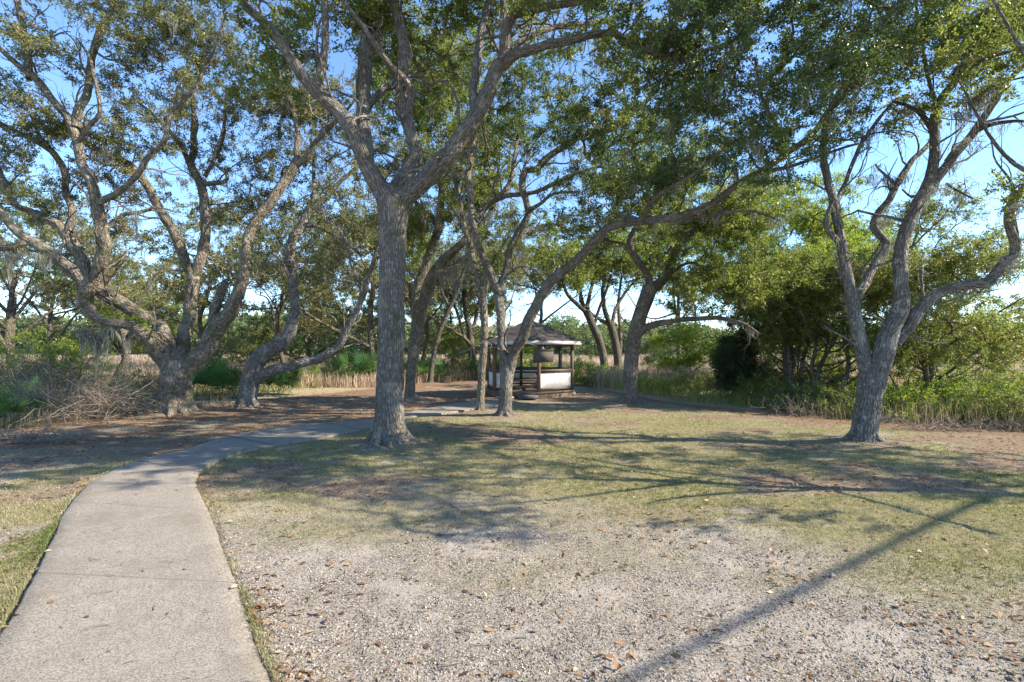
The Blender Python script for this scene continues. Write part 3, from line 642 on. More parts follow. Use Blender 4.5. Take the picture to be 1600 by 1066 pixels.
T.append(dict(name='oak_tree', label='grey lichen-spotted oak at the right with a crooked limb bent upward on its right', group=None, seed=23, sides=30,
  limbs=[(yL, yL, [(1350, 692, 38), (1351, 676, 35), (1354, 650, 35), (1358, 615, 35), (1364, 586, 38), (1366, 568, 32)]),
   (yL, yL + .4, [(1361, 592, 27), (1351, 552, 24), (1341, 505, 22), (1335, 470, 21), (1325, 430, 18), (1317, 379, 17), (1309, 340, 15), (1304, 315, 14), (1294, 280, 13), (1290, 237, 12), (1292, 190, 11), (1306, 155, 9), (1330, 110, 7), (1350, 50, 5)]),
   (None, yL - .2, [(1310, 378, 9), (1298, 368, 9), (1288, 352, 9), (1293, 332, 8), (1301, 315, 6)]),
   (None, yL + 1.0, [(1307, 318, 8), (1318, 290, 7), (1330, 262, 7), (1344, 229, 7), (1374, 186, 6), (1400, 155, 4)]),
   (yL + .1, yL + 1.2, [(1333, 468, 16), (1350, 447, 15), (1366, 414, 14), (1383, 384, 14), (1366, 358, 13), (1370, 335, 12), (1387, 315, 12), (1413, 268, 11), (1430, 245, 9), (1454, 222, 8), (1470, 190, 5)]),
   (None, yL + 1.4, [(1400, 290, 6), (1390, 280, 5), (1376, 268, 4), (1368, 258, 3)]),
   (yL, yL - .3, [(1368, 590, 33), (1380, 546, 34), (1394, 514, 30), (1407, 478, 27), (1408, 438, 24), (1411, 399, 23), (1420, 355, 22), (1436, 315, 20), (1448, 292, 19), (1459, 255, 17), (1461, 203, 15), (1466, 170, 14), (1491, 129, 13), (1517, 95, 12), (1540, 70, 10), (1575, 45, 7), (1620, 0, 4)]),
   (None, yL - 1.4, [(1456, 290, 16), (1470, 270, 15), (1492, 241, 15), (1521, 207, 14), (1547, 168, 12), (1568, 134, 10), (1594, 108, 8), (1640, 70, 5)]),
   (None, yL - 1.8, [(1521, 206, 9), (1540, 198, 8), (1562, 192, 7), (1600, 190, 5), (1650, 200, 3)]),
   (None, yL + .8, [(1461, 210, 8), (1440, 180, 7), (1420, 165, 6), (1395, 158, 4)]),
   (None, yL + 1, [(1466, 172, 7), (1450, 120, 6), (1440, 60, 5), (1430, 0, 4)]),
   (None, yL - .9, [(1400, 538, 14), (1410, 518, 18), (1424, 496, 20), (1439, 471, 19), (1463, 455, 18), (1502, 446, 18), (1540, 438, 18), (1564, 412, 17), (1582, 394, 17), (1575, 362, 15), (1571, 338, 15), (1583, 308, 14), (1606, 285, 13), (1650, 235, 9), (1690, 160, 5)]),
   (None, yL + .6, [(1445, 300, 5), (1425, 308, 4), (1410, 296, 3)]),
   (None, yL - 1.3, [(1480, 288, 5), (1500, 300, 4), (1520, 310, 3)])],
  blobs=[(1400, 120, 90, 60, 11.6, 1.5, .6), (1480, 60, 90, 60, 10.8, 1.6, 1.4), (1570, 30, 80, 50, 10, 1.6, 1.5), (1420, -40, 150, 60, 11, 2, 1.1), (1580, 110, 60, 45, 9.4, 1.2, .6), (1340, 200, 60, 50, 11.6, 1.2, .4), (1590, -60, 130, 70, 11.2, 2, .7), (1420, 180, 50, 30, 12, 1, .4), (1330, 120, 80, 60, 12, 1.5, .7), (1500, 150, 60, 50, 10.8, 1.3, .5)],
  bark=BARK_PALE, leafm=LEAF, nl=120, wsc=.84, rough=.13, mossy=110, mlen=.5, extra_moss=[(1508, 225, 10, 50, .5), (1520, 160, 9.8, 60, .7), (1540, 140, 9.6, 60, .7), (1500, 180, 10, 50, .6), (1385, 385, 11.4, 50, .35), (1370, 345, 11.6, 50, .35), (1470, 290, 10.4, 40, .35), (1575, 415, 9.9, 30, .3), (1370, 270, 12, 40, .4), (1336, 465, 11, 50, .3), (1590, 320, 9.6, 40, .3)]))
yJ = tbase(940, 595)
T.append(dict(name='oak_tree', label='slender curved oak behind the gazebo, its dark trunk leaning left near the field', group=None, seed=29,
  limbs=[(yJ, yJ, [(941, 596, 16), (944, 580, 13), (943, 560, 12), (936, 531, 12), (926, 509, 12), (916, 485, 12)]),
   (None, yJ - 2, [(914, 486, 7), (901, 475, 7), (887, 460, 6), (879, 440, 5), (868, 405, 4)]),
   (None, yJ + 1, [(913, 482, 7), (908, 460, 6), (907, 434, 6), (898, 400, 4)]),
   (None, yJ + 1, [(917, 482, 7), (925, 445, 6), (932, 412, 6), (945, 380, 4)]),
   (None, yJ, [(928, 508, 6), (934, 490, 5), (942, 470, 5), (955, 430, 4)])],
  blobs=[(880, 420, 60, 40, 31, 3, .9), (940, 390, 60, 40, 32, 3, .9)], bark=BARK_DARK, leafm=LEAF, nl=60, ls=.15, per=2.0, mossy=10, twl=.7))
yK = tbase(966, 591)
T.append(dict(name='oak_tree', label='dark multi-stemmed oak behind the brown-barked oak at the edge of the field', group=None, seed=31,
  limbs=[(yK, yK, [(966, 592, 20), (966, 570, 13), (963, 545, 12), (958, 520, 12), (952, 503, 12)]),
   (None, yK - 1, [(952, 505, 8), (945, 485, 8), (942, 458, 7), (944, 425, 6), (940, 380, 4)]),
   (yK, yK + 1.5, [(967, 570, 9), (970, 530, 7), (968, 500, 6), (967, 470, 5), (972, 430, 4)]),
   (None, yK + 1, [(956, 512, 6), (960, 490, 6), (975, 460, 5), (1000, 430, 3)]),
   (None, yK - 1, [(951, 505, 6), (936, 498, 6), (922, 488, 6), (905, 470, 4)])],
  blobs=[(960, 410, 60, 40, 34, 3, .9), (1010, 400, 50, 45, 34, 3, .8)], bark=BARK_DARK, leafm=LEAF, nl=60, ls=.15, per=2.0, mossy=10, twl=.7))
yF = tbase(738, 588)
T.append(dict(name='oak_tree', label='dark oak seen left of the gazebo roof with a low branch spreading left', group=None, seed=37,
  limbs=[(yF, yF, [(739, 588, 17), (738, 565, 13), (736, 540, 11), (733, 508, 10)]),
   (None, yF + 1, [(733, 510, 8), (726, 460, 8), (730, 410, 7), (735, 360, 5)]),
   (None, yF - 2, [(736, 540, 7), (725, 528, 6), (710, 517, 5), (688, 504, 5), (669, 492, 4)]),
   (None, yF, [(735, 525, 6), (745, 490, 6), (752, 450, 4), (760, 410, 3)]),
   (None, yF, [(727, 530, 5), (715, 490, 5), (700, 450, 4)])],
  blobs=[(720, 420, 70, 50, 37, 3.5, .8), (680, 440, 50, 40, 36, 3, .6), (790, 420, 60, 40, 38, 3, .7)], bark=BARK_DARK, leafm=LEAF_DRY, nl=60, ls=.16, per=2.0, mossy=10, twl=.8))
yE = tbase(672, 600)
T.append(dict(name='oak_tree', label='very thin dark oak sapling leaning right between the double-stemmed oak and the gazebo', group=None, seed=41, base_flare=(.1, .2),
  limbs=[(yE, yE, [(672, 601, 9), (675, 571, 8), (685, 524, 8), (701, 485, 7), (714, 457, 6)]),
   (None, yE, [(714, 457, 6), (723, 428, 5), (735, 400, 5), (742, 370, 3)]),
   (None, yE, [(703, 482, 5), (690, 450, 4), (682, 410, 3)])],
  blobs=[(735, 370, 40, 30, 29, 2, .6), (680, 400, 40, 30, 29, 2, .5)], bark=BARK_DARK, leafm=LEAF, nl=60, ls=.13, per=2.5, mossy=12, twl=.6))
roots_ = [traced_tree(**t) for t in T]
reseed(77); gr_ = roots_[1]; fm = MB(); nf_ = 420
uu_ = rng.uniform(128, 232, nf_); vv_ = np.interp(uu_, [128, 150, 170, 196, 220, 234], [468, 486, 494, 497, 501, 514]) + rng.normal(0, 4, nf_)
fp_ = np.array([P(a_, b_, c_) for a_, b_, c_ in zip(uu_, vv_, yB - .9 + rng.normal(0, .12, nf_))])
leaves(fm, fp_, unit(rng.normal(size=(nf_, 3)) * [1, 1, .5] + [0, 0, .5]), rng.uniform(.06, .15, nf_), rng.random(nf_), .4, .35)
fm.build('fern_foliage', LEAF_LIME, gr_, False, np.array(gr_.location))

# ---------------------------------------------------------------- background and thicket trees
def wt(name, label, u, v, h, spread, **k):
    g = G(u, v); k.setdefault('group', None)
    return wild_tree(name, label, k.pop('group'), g, h, spread, k.pop('bark', BARK_DARK), k.pop('leafm', LEAF), **k)
wt('oak_tree', 'bushy green oak behind the grey lichen-spotted oak, leafy almost to the ground', 1450, 634, 8.0, 4.3, r0=.10, att_n=900, nl=120, ls=.085, low=.12, seed=51, clumps=14, stems=3, bark=BARK, leafm=LEAF, rb=.7)
wt('oak_tree', 'dark thicket oak with several thin stems right of the black cedar', 1240, 628, 6.0, 3.0, r0=.09, att_n=560, nl=110, ls=.085, low=.3, seed=52, clumps=13, stems=4, leafm=LEAF)
wt('oak_tree', 'shaded thicket oak with a low branch bending left, just left of the lichen-spotted oak', 1290, 634, 5.0, 2.3, r0=.10, att_n=260, nl=110, ls=.08, low=.25, seed=53, clumps=8, stems=3, leafm=LEAF)
wt('oak_tree', 'yellow-green leafy oak rising above the thicket between the brown oak and the lichen-spotted oak', 1195, 612, 10.2, 4.2, r0=.12, att_n=800, nl=120, ls=.10, low=.42, seed=54, clumps=15, leafm=LEAF_LIME)
wt('oak_tree', 'leafy oak standing farther back in the thicket, behind the dark many-stemmed one', 1290, 606, 9.6, 4.2, r0=.12, att_n=650, nl=110, ls=.11, low=.3, seed=55, clumps=14, leafm=LEAF_LIME)
wt('cedar_tree', 'narrow black-green cedar at the left end of the thicket', 1152, 622, 3.9, .95, r0=.06, att_n=330, nl=150, ls=.07, low=.04, seed=56, clumps=16, squash=1.6, leafm=LEAF_DARK, nlimb=10, twl=.3, rb=.1)
wt('small_tree', 'pale lime-green young tree at the field edge left of the cedar', 1075, 600, 3.6, 1.9, r0=.06, att_n=150, nl=90, ls=.11, low=.1, seed=57, clumps=8, leafm=LEAF_LIME, stems=3)
wt('small_tree', 'low pale-green young tree beyond the low arching branch', 1030, 580, 3.2, 2.2, r0=.06, att_n=110, nl=80, ls=.13, low=.1, seed=58, clumps=7, leafm=LEAF_FAR, stems=2)
wt('oak_tree', 'bare-looking moss-draped oak behind the low limbs of the gnarled left oak', 172, 608, 8.5, 3.4, r0=.22, att_n=240, nl=80, ls=.11, low=.35, seed=59, clumps=7, mossy=160, leafm=LEAF_DRY, bark=BARK)
wt('pine_tree', 'dark pine trunk at the left edge with level dead side branches', 22, 612, 11.0, 3.0, r0=.2, att_n=170, nl=70, ls=.11, low=.3, seed=60, clumps=8, nlimb=12, leafm=LEAF_DARK, squash=.3)
wt('oak_tree', 'thin dark-trunked oak directly behind the leaning oak with the low limb', 450, 592, 12.5, 5.2, r0=.17, att_n=480, nl=100, ls=.13, low=.28, seed=61, clumps=15, leafm=LEAF_DRY)
wt('oak_tree', 'dark oak half hidden behind the thick trunk of the middle oak', 588, 600, 12.0, 5.0, r0=.22, att_n=460, nl=100, ls=.13, low=.28, seed=62, clumps=15, leafm=LEAF_DRY)
wt('oak_tree', 'background oak seen between the right-hand limbs of the gnarled left oak', 340, 590, 13.5, 6.0, r0=.2, att_n=520, nl=100, ls=.14, low=.22, seed=63, clumps=16, leafm=LEAF_DRY)
wt('oak_tree', 'background oak over the field on the far left, behind the pine', 90, 588, 13.5, 7.0, r0=.2, att_n=480, nl=100, ls=.15, low=.22, seed=64, clumps=15, leafm=LEAF_DRY)
wt('oak_tree', 'low-crowned background oak seen under the left limb of the gnarled oak', 205, 583, 10.0, 6.0, r0=.2, att_n=380, nl=90, ls=.17, low=.1, seed=91, clumps=13, leafm=LEAF)
wt('oak_tree', 'low-crowned background oak filling the gap between leaning oak and middle oak', 500, 584, 10.0, 5.5, r0=.2, att_n=360, nl=90, ls=.17, low=.1, seed=92, clumps=13, leafm=LEAF_DRY)
wt('oak_tree', 'low-crowned background oak left of the gazebo roof, far across the field edge', 700, 577, 11.0, 5.5, r0=.2, att_n=360, nl=90, ls=.2, low=.12, seed=93, clumps=13, leafm=LEAF)
wt('oak_tree', 'background oak rising above the field behind the double-stemmed oak', 655, 584, 14.0, 6.0, r0=.2, att_n=480, nl=100, ls=.16, low=.3, seed=65, clumps=15, leafm=LEAF)
wt('oak_tree', 'tall background oak arching above the gazebo roof', 850, 580, 15.0, 7.0, r0=.22, att_n=520, nl=100, ls=.17, low=.45, seed=66, clumps=15, leafm=LEAF)
wt('oak_tree', 'tall background oak behind the brown-barked oak and the lime-green young tree', 1060, 583, 15.0, 7.5, r0=.22, att_n=560, nl=100, ls=.17, low=.35, seed=67, clumps=16, leafm=LEAF)
wt('oak_tree', 'grey-green oak far off at the right edge beyond the shrubs', 1592, 566, 10.0, 6.5, r0=.2, att_n=160, nl=90, ls=.25, low=.15, seed=68, clumps=8, leafm=LEAF_DRY, wood=False)
wt('pine_tree', 'small blue-green pine in the field left of the far grey-green oak', 1565, 580, 3.6, 1.2, r0=.06, att_n=70, nl=70, ls=.13, low=.1, seed=69, clumps=8, leafm=LEAF_FAR)
# oaks just outside the frame at the right; their leaves and shadows reach in
def wx(label, x, y, h, sp, **k): return wild_tree('oak_tree', label, None, (x, y), h, sp, BARK, k.pop('leafm', LEAF), **k)
def px3(pts): return [(800 + x_ / y_ * F, HZ - (z_ - H) / y_ * F, 2 * r_ * F / y_) for x_, y_, z_, r_ in pts]
traced_tree('oak_tree', 'leaning oak just outside the right edge whose leafy tips hang into the frame', None,
  [(7.32, 1.18, px3([(8.5, 7.32 - .93 * h_, h_, r_) for h_, r_ in ((0, .06), (1.2, .042), (2.4, .034), (3.6, .03), (5.0, .026), (6.6, .02))])),
   (5.1, 8.9, px3([(8.5, 5.1, 2.4, .035), (8.9, 7.6, 3.5, .03), (8.95, 8.6, 4.3, .025), (8.8, 8.9, 4.7, .02)]))],
  [(1590, 265, 35, 40, 8.9, .5, .7), (1650, 300, 60, 60, 8.6, .8, .8), (1790, 330, 100, 60, 7.2, .8, .6), (2150, 200, 170, 90, 5.2, 1.0, .35)], BARK, LEAF, nl=110, ls=.06, seed=71, mossy=10, base_flare=(.2, .3), bare=.6)
wx('oak high over the right edge, known by the dappled shade on the lawn', 10.6, 6.1, 9.8, 2.7, r0=.14, att_n=270, nl=90, ls=.07, low=.58, seed=75, clumps=12, lean=(-2.7, .9))
wx('large oak outside the right edge, farther right than the shade-throwing one', 15.5, 8.0, 9.5, 3.2, r0=.2, att_n=220, nl=90, ls=.09, low=.4, seed=72, clumps=10)
# far woods and the trees that stand in front of them
reseed(80)
def far_tree(label, x, y, h, sp, seed, leafm=LEAF_FAR, name='oak_tree', low=.25, grp='trees beyond the field'):
    return wild_tree(name, label, grp, (x, y), h, sp, BARK_DARK, leafm, r0=.2, att_n=90, nl=70, ls=.34, low=low, seed=seed, clumps=7, nlimb=5, twl=1.1, wood=False)
far_tree('green round tree beyond the field at the far left behind the moss-draped oak', -40, 58, 8.5, 5.5, 81)
far_tree('pale green tree beyond the field left of the gnarled oak trunk', -50, 66, 9.5, 6.0, 82, LEAF_LIME)
far_tree('dull green tree beyond the field, seen between the leaning oak and the gnarled oak', -31, 60, 7.0, 5.0, 83)
far_tree('green tree beyond the field, seen above the low limb of the leaning oak', -22, 62, 6.5, 4.5, 84)
far_tree('round-topped pine showing just right of the gazebo roof peak', 7.2, 72, 6.3, 4.2, 85, LEAF_FAR, 'pine_tree', .35)
far_tree('green tree beyond the field between the gazebo roof and the slender curved oak', 13.0, 80, 5.2, 4.0, 86)
far_tree('green tree beyond the field right of the dark multi-stemmed oak', 20.5, 84, 5.4, 4.2, 87)
far_tree('green tree beyond the field left of the gazebo, behind the thin sapling', -10, 66, 6.2, 4.5, 88)
mb = MB(); n = 130000
xs = rng.uniform(-170, 190, n); ys = 112 + rng.uniform(0, 14, n) + fbm(xs * .02, xs * 0, 0, 4) * 10
top = 4.6 + 2.5 * sstep(-5, -40, xs) + 4.2 * fbm(xs * .09, ys * .05, 0, 9, 4) + 1.2 * vnoise(xs * .5, ys * .1, 0, 2)
zs = top * rng.random(n) ** 1.05
cl = .5 + (vnoise(xs * .25, zs * .4, 0, 6) - .5) * 1.2
leaves(mb, np.stack([xs, ys, zs], -1), rand_unit(n), rng.uniform(.5, 1.1, n), np.clip(cl + rng.normal(0, .15, n), 0, 1), .4, .7)
o = mb.build('distant_woods', LEAF_FAR); tag(o, 'low green line of distant woods beyond the field', 'woods', kind='stuff')

# ---------------------------------------------------------------- ground
def ground_mat():
    m, nt, bs, out = mat('lawn_and_sand')
    at = N(nt, 'Attribute', attribute_name='zone'); sp = N(nt, 'SeparateColor'); L(nt, at.outputs['Color'], sp.inputs[0])
    tc = N(nt, 'TexCoord'); ob = tc.outputs['Object']
    f1 = noise(nt, ob, 9, 8, .7); f2 = noise(nt, ob, 55, 5, .7); f3 = noise(nt, ob, 1.3, 5, .6); f4 = noise(nt, ob, 170, 3, .7)
    vo = N(nt, 'TexVoronoi'); vo.inputs['Scale'].default_value = 70; L(nt, ob, vo.inputs['Vector'])
    sand = mix(nt, (.075, .062, .05), (.37, .33, .28), ramp(nt, [(.4, (0, 0, 0)), (.58, (1, 1, 1))], f2).outputs[0])
    sand = mix(nt, sand, (.19, .155, .12), mix(nt, (0, 0, 0), ramp(nt, [(.52, (0, 0, 0)), (.68, (1, 1, 1))], f1).outputs[0], .45))
    sand = mix(nt, sand, (.13, .10, .07), mix(nt, (0, 0, 0), ramp(nt, [(.1, (1, 1, 1)), (.3, (0, 0, 0))], vo.outputs['Distance']).outputs[0], .35))
    sand = mix(nt, sand, (.40, .36, .31), mix(nt, (0, 0, 0), ramp(nt, [(.5, (0, 0, 0)), (.64, (1, 1, 1))], f3).outputs[0], .6))
    gr = mix(nt, (.25, .21, .125), (.125, .14, .045), ramp(nt, [(.44, (0, 0, 0)), (.62, (1, 1, 1))], f1).outputs[0])
    gr = mix(nt, gr, (.34, .27, .15), mix(nt, (0, 0, 0), ramp(nt, [(.45, (0, 0, 0)), (.7, (1, 1, 1))], f2).outputs[0], .6))
    lt = mix(nt, (.095, .062, .04), (.27, .185, .11), ramp(nt, [(.35, (0, 0, 0)), (.65, (1, 1, 1))], f2).outputs[0])
    lt = mix(nt, lt, (.11, .065, .04), mix(nt, (0, 0, 0), ramp(nt, [(.5, (0, 0, 0)), (.7, (1, 1, 1))], f1).outputs[0], .6))
    c = mix(nt, sand, gr, sp.outputs[0]); c = mix(nt, c, lt, sp.outputs[1])
    c = mix(nt, c, (.36, .30, .19), mix(nt, (0, 0, 0), sp.outputs[2], .6))
    L(nt, c, bs.inputs['Base Color']); bs.inputs['Roughness'].default_value = .95; bs.inputs['Specular IOR Level'].default_value = .15
    hh = mix(nt, f2, f4, .5)
    bp = N(nt, 'Bump'); bp.inputs['Strength'].default_value = .8; bp.inputs['Distance'].default_value = .02; L(nt, hh, bp.inputs['Height']); L(nt, bp.outputs[0], bs.inputs['Normal'])
    return m
GM = ground_mat()
def axis(step0, growth, lim, start=0.0):
    a = [start]; s_ = step0
    while a[-1] < lim: a.append(a[-1] + s_); s_ *= growth
    return np.array(a)
yy = np.concatenate([[-60, -25, -10, -4, 0, 1.2], axis(.028, 1.0075, 40, 2.0), [50, 65, 80, 100, 130, 180, 260, 400]])
xp = axis(.03, 1.011, 30); xx = np.concatenate([[-500, -250, -120, -60], -xp[::-1][:-1], xp, [60, 120, 250, 500]])
xx = np.unique(xx)
X, Y = np.meshgrid(xx, yy)
g_, l_, wd_, sd_ = zones(X, Y)
Z = height(X, Y)
Z = np.where(sd_ < .03, -.06, Z * sstep(.0, .5, sd_ + .02) - .004)
Z = np.where(Y > 45, -.02, Z)
mb = MB(); V = np.stack([X, Y, Z], -1).reshape(-1, 3)
ny, nx = X.shape; i = np.arange(ny - 1)[:, None] * nx; j = np.arange(nx - 1)[None]
mb.add(V, np.stack([i + j, i + j + 1, i + nx + j + 1, i + nx + j], -1).reshape(-1, 4))
o = mb.build('ground', GM, smooth=True); tag(o, kind='structure')
A = o.data.attributes.new('zone', 'FLOAT_COLOR', 'POINT')
zc = np.stack([np.clip(g_, 0, 1), np.clip(l_, 0, 1), np.clip(wd_, 0, 1), np.ones_like(g_)], -1).reshape(-1, 4)
A.data.foreach_set('color', zc.astype(np.float32).ravel())

# concrete path: slab with joints
def concrete_mat():
    m, nt, bs, out = mat('old_concrete')
    tc = N(nt, 'TexCoord'); ob = tc.outputs['Object']
    f1 = noise(nt, ob, 90, 6, .75); f2 = noise(nt, ob, 1.1, 6, .65); f3 = noise(nt, ob, 7, 6, .7, .6); f4 = noise(nt, ob, 260, 2, .6)
    c = mix(nt, (.125, .11, .088), (.325, .29, .24), ramp(nt, [(.43, (0, 0, 0)), (.57, (1, 1, 1))], f1).outputs[0])
    c = mix(nt, c, (.15, .135, .10), mix(nt, (0, 0, 0), ramp(nt, [(.46, (0, 0, 0)), (.66, (1, 1, 1))], f2).outputs[0], .6))
    c = mix(nt, c, (.37, .325, .26), mix(nt, (0, 0, 0), ramp(nt, [(.5, (0, 0, 0)), (.72, (1, 1, 1))], f3).outputs[0], .35))
    c = mix(nt, c, (.12, .11, .09), mix(nt, (0, 0, 0), ramp(nt, [(.62, (0, 0, 0)), (.7, (1, 1, 1))], f4).outputs[0], .5))
    L(nt, c, bs.inputs['Base Color']); bs.inputs['Roughness'].default_value = .93; bs.inputs['Specular IOR Level'].default_value = .2
    bp = N(nt, 'Bump'); bp.inputs['Strength'].default_value = .35; bp.inputs['Distance'].default_value = .006; L(nt, f1, bp.inputs['Height']); L(nt, bp.outputs[0], bs.inputs['Normal'])
    return m
mb = MB()
NX = 9
lenm = np.concatenate([[0], np.cumsum(np.linalg.norm(np.diff(mid, axis=0), axis=1))])
for a0 in np.arange(.35, lenm[-1], 2.45):
    s0, s1 = a0 + .003, min(a0 + 2.447, lenm[-1])
    tt = np.linspace(s0, s1, 25)
    tilt = random.uniform(-.004, .004); rise = random.uniform(0, .006)
    q0 = np.stack([np.interp(tt, lenm, le[:, k]) for k in range(3)], -1); q1 = np.stack([np.interp(tt, lenm, re_[:, k]) for k in range(3)], -1)
    wob = (fbm(tt * 2.5, tt * 0, 0, 44, 4)[:, None] - .5) * .05
    dr = unit(q1 - q0); q0 = q0 + dr * wob; q1 = q1 + dr * (fbm(tt * 2.5, tt * 0, 0, 54, 4)[:, None] - .5) * .05
    cols = [(-.0, -.08), (0, .026), (.012, .038)] + [(f_, .04) for f_ in np.linspace(.1, .9, NX)] + [(.988, .038), (1, .026), (1, -.08)]
    grid = np.stack([q0 * (1 - f_) + q1 * f_ + np.array([0, 0, z_]) for f_, z_ in cols], 1)
    grid[:, 1:-1, 2] += rise + tilt * np.linspace(-1, 1, 25)[:, None]
    grid[[0, -1], 1:-1, 2] -= .006
    m_, k_ = grid.shape[:2]; i = np.arange(m_ - 1)[:, None] * k_; j = np.arange(k_ - 1)[None]
    mb.add(grid.reshape(-1, 3), np.stack([i + j, i + j + 1, i + k_ + j + 1, i + k_ + j], -1).reshape(-1, 4))
o = mb.build('path', concrete_mat(), smooth=False); tag(o, 'curving grey concrete path', 'path', kind='structure')

# ---------------------------------------------------------------- gazebo
reseed(100)
WOODG = plain_mat('weathered_grey_wood', (.17, .13, .10), .85, .45, 14, None, .4, .2, (1, 1, .3))
WOODR = plain_mat('brown_post_wood', (.20, .115, .08), .8, .4, 14, None, .3, .25, (1, 1, .3))
WHITE = plain_mat('chalky_white_paint', (.62, .61, .60), .7, .18, 6, None, .15)
LATT = plain_mat('lattice_white', (.8, .8, .79), .7, .15, 9)
def shingle_mat():
    m, nt, bs, out = mat('brown_shingles')
    at = N(nt, 'Attribute', attribute_name='bk')
    br = N(nt, 'TexBrick'); br.inputs['Scale'].default_value = 1.0; br.inputs['Color1'].default_value = (.030, .025, .023, 1); br.inputs['Color2'].default_value = (.05, .04, .035, 1); br.inputs['Mortar'].default_value = (.035, .025, .02, 1)
    br.inputs['Mortar Size'].default_value = .008; br.inputs['Brick Width'].default_value = .3; br.inputs['Row Height'].default_value = .13
    L(nt, at.outputs['Vector'], br.inputs['Vector'])
    n = noise(nt, at.outputs['Vector'], 3.5, 6, .7); n2 = noise(nt, at.outputs['Vector'], 1.4, 4, .6)
    c = mix(nt, br.outputs[0], (.10, .08, .055), mix(nt, (0, 0, 0), ramp(nt, [(.52, (0, 0, 0)), (.68, (1, 1, 1))], n).outputs[0], .5))
    c = mix(nt, c, (.07, .09, .03), mix(nt, (0, 0, 0), ramp(nt, [(.6, (0, 0, 0)), (.7, (1, 1, 1))], n2).outputs[0], .5))
    L(nt, c, bs.inputs['Base Color']); bs.inputs['Roughness'].default_value = .9
    bp = N(nt, 'Bump'); bp.inputs['Strength'].default_value = .6; bp.inputs['Distance'].default_value = .02; L(nt, br.outputs[0], bp.inputs['Height']); L(nt, bp.outputs[0], bs.inputs['Normal'])
    return m
GC = np.array([.76, 22.6, 0.0]); GR = 2.0
def gv(k, R=GR, z=0.0):
    a_ = math.radians(-80.3 + 60 * k); return GC + np.array([R * math.cos(a_), R * math.sin(a_), z])
def rotz(a_): c_, s_ = math.cos(a_), math.sin(a_); return np.array([[c_, -s_, 0], [s_, c_, 0], [0, 0, 1]])
gz = empty('gazebo', GC, 'six-sided open gazebo with brown shingle roof, white fascia and white lattice half walls', 'gazebo')
# deck
mb = MB(); dz = .24
top = np.array([gv(k, GR + .06, dz) for k in range(6)]); bot = np.array([gv(k, GR + .06, dz - .05) for k in range(6)])
mb.add(np.vstack([top, GC + [0, 0, dz]]), [(k, (k + 1) % 6, 6) for k in range(6)])
mb.add(np.vstack([bot, top]), [(k, (k + 1) % 6, 6 + (k + 1) % 6, 6 + k) for k in range(6)])
mb.build('deck', WOODG, gz, origin=GC)
mb = MB(); t2 = np.array([gv(k, GR + .0, dz - .05) for k in range(6)]); b2 = np.array([gv(k, GR, -.05) for k in range(6)])
mb.add(np.vstack([b2, t2]), [(k, (k + 1) % 6, 6 + (k + 1) % 6, 6 + k) for k in range(6)])
mb.build('skirt', WOODG, gz, origin=GC)
ZE = 2.17
for k in range(6):
    mb = MB(); p = gv(k, GR - .07); a_ = math.radians(-80.3 + 60 * k)
    mb.box(p + np.array([0, 0, (dz + ZE) / 2]), (.12, .12, ZE - dz + .1), rotz(a_))
    mb.build('post', WOODR if k in (0, 4, 5) else WOODG, gz, origin=GC)
def edge_box(mb, a_, b_, z, hh, th, s0=0.0, s1=1.0):
    d = b_ - a_; Ld = np.linalg.norm(d); ang = math.atan2(d[1], d[0]); c_ = a_ + d * (s0 + s1) / 2
    mb.box(c_ + np.array([0, 0, z]), (Ld * (s1 - s0), th, hh), rotz(ang))
for k in range(6):
    a_, b_ = gv(k, GR - .07), gv(k + 1, GR - .07); a_[2] = b_[2] = 0
    Lk = np.linalg.norm(b_ - a_); e_ = .064 / Lk
    spans = [(e_, 1 - e_)] if k != 5 else [(e_, .30)]
    for s0, s1 in spans:
        r_ = MB(); edge_box(r_, a_, b_, 1.10, .09, .10, s0, s1); edge_box(r_, a_, b_, dz + .10, .07, .06, s0, s1)
        if k == 5: edge_box(r_, a_, b_, .67, .80, .07, s1 - .03, s1)
        edge_box(r_, a_, b_, 1.02, .06, .045, s0 + .002, s1 - .002); r_.build('rail', WOODG, gz, origin=GC)
        # diagonal lattice strips
        l_ = MB(); d = (b_ - a_) / Lk; W = Lk * (s1 - s0 - .012); z0, z1 = dz + .14, .99; Hh = z1 - z0; o0 = a_ + d * Lk * (s0 + .006)
        nrm = np.array([-d[1], d[0], 0]); pitch = .085
        for sgn, off in ((1, .004), (-1, -.004)):
            t = -Hh if sgn > 0 else 0.0
            t += .02
            while t < (W if sgn > 0 else W + Hh):
                # line x = t + sgn*z
                if sgn > 0: za, zb = max(0, -t), min(Hh, W - t)
                else: za, zb = max(0, t - W), min(Hh, t)
                if zb - za > .03:
                    xa, xb = t + sgn * za, t + sgn * zb
                    p0 = o0 + d * xa + np.array([0, 0, z0 + za]); p1 = o0 + d * xb + np.array([0, 0, z0 + zb])
                    ww = d * .021; n_ = nrm * .0035
                    c4 = nrm * off
                    q = np.array([p0 - ww + c4 - n_, p0 + ww + c4 - n_, p1 + ww + c4 - n_, p1 - ww + c4 - n_, p0 - ww + c4 + n_, p0 + ww + c4 + n_, p1 + ww + c4 + n_, p1 - ww + c4 + n_])
                    l_.add(q, [(0, 1, 2, 3), (7, 6, 5, 4), (0, 4, 5, 1), (1, 5, 6, 2), (2, 6, 7, 3), (3, 7, 4, 0)])
                t += pitch
        l_.build('lattice_panel', LATT, gz, origin=GC)
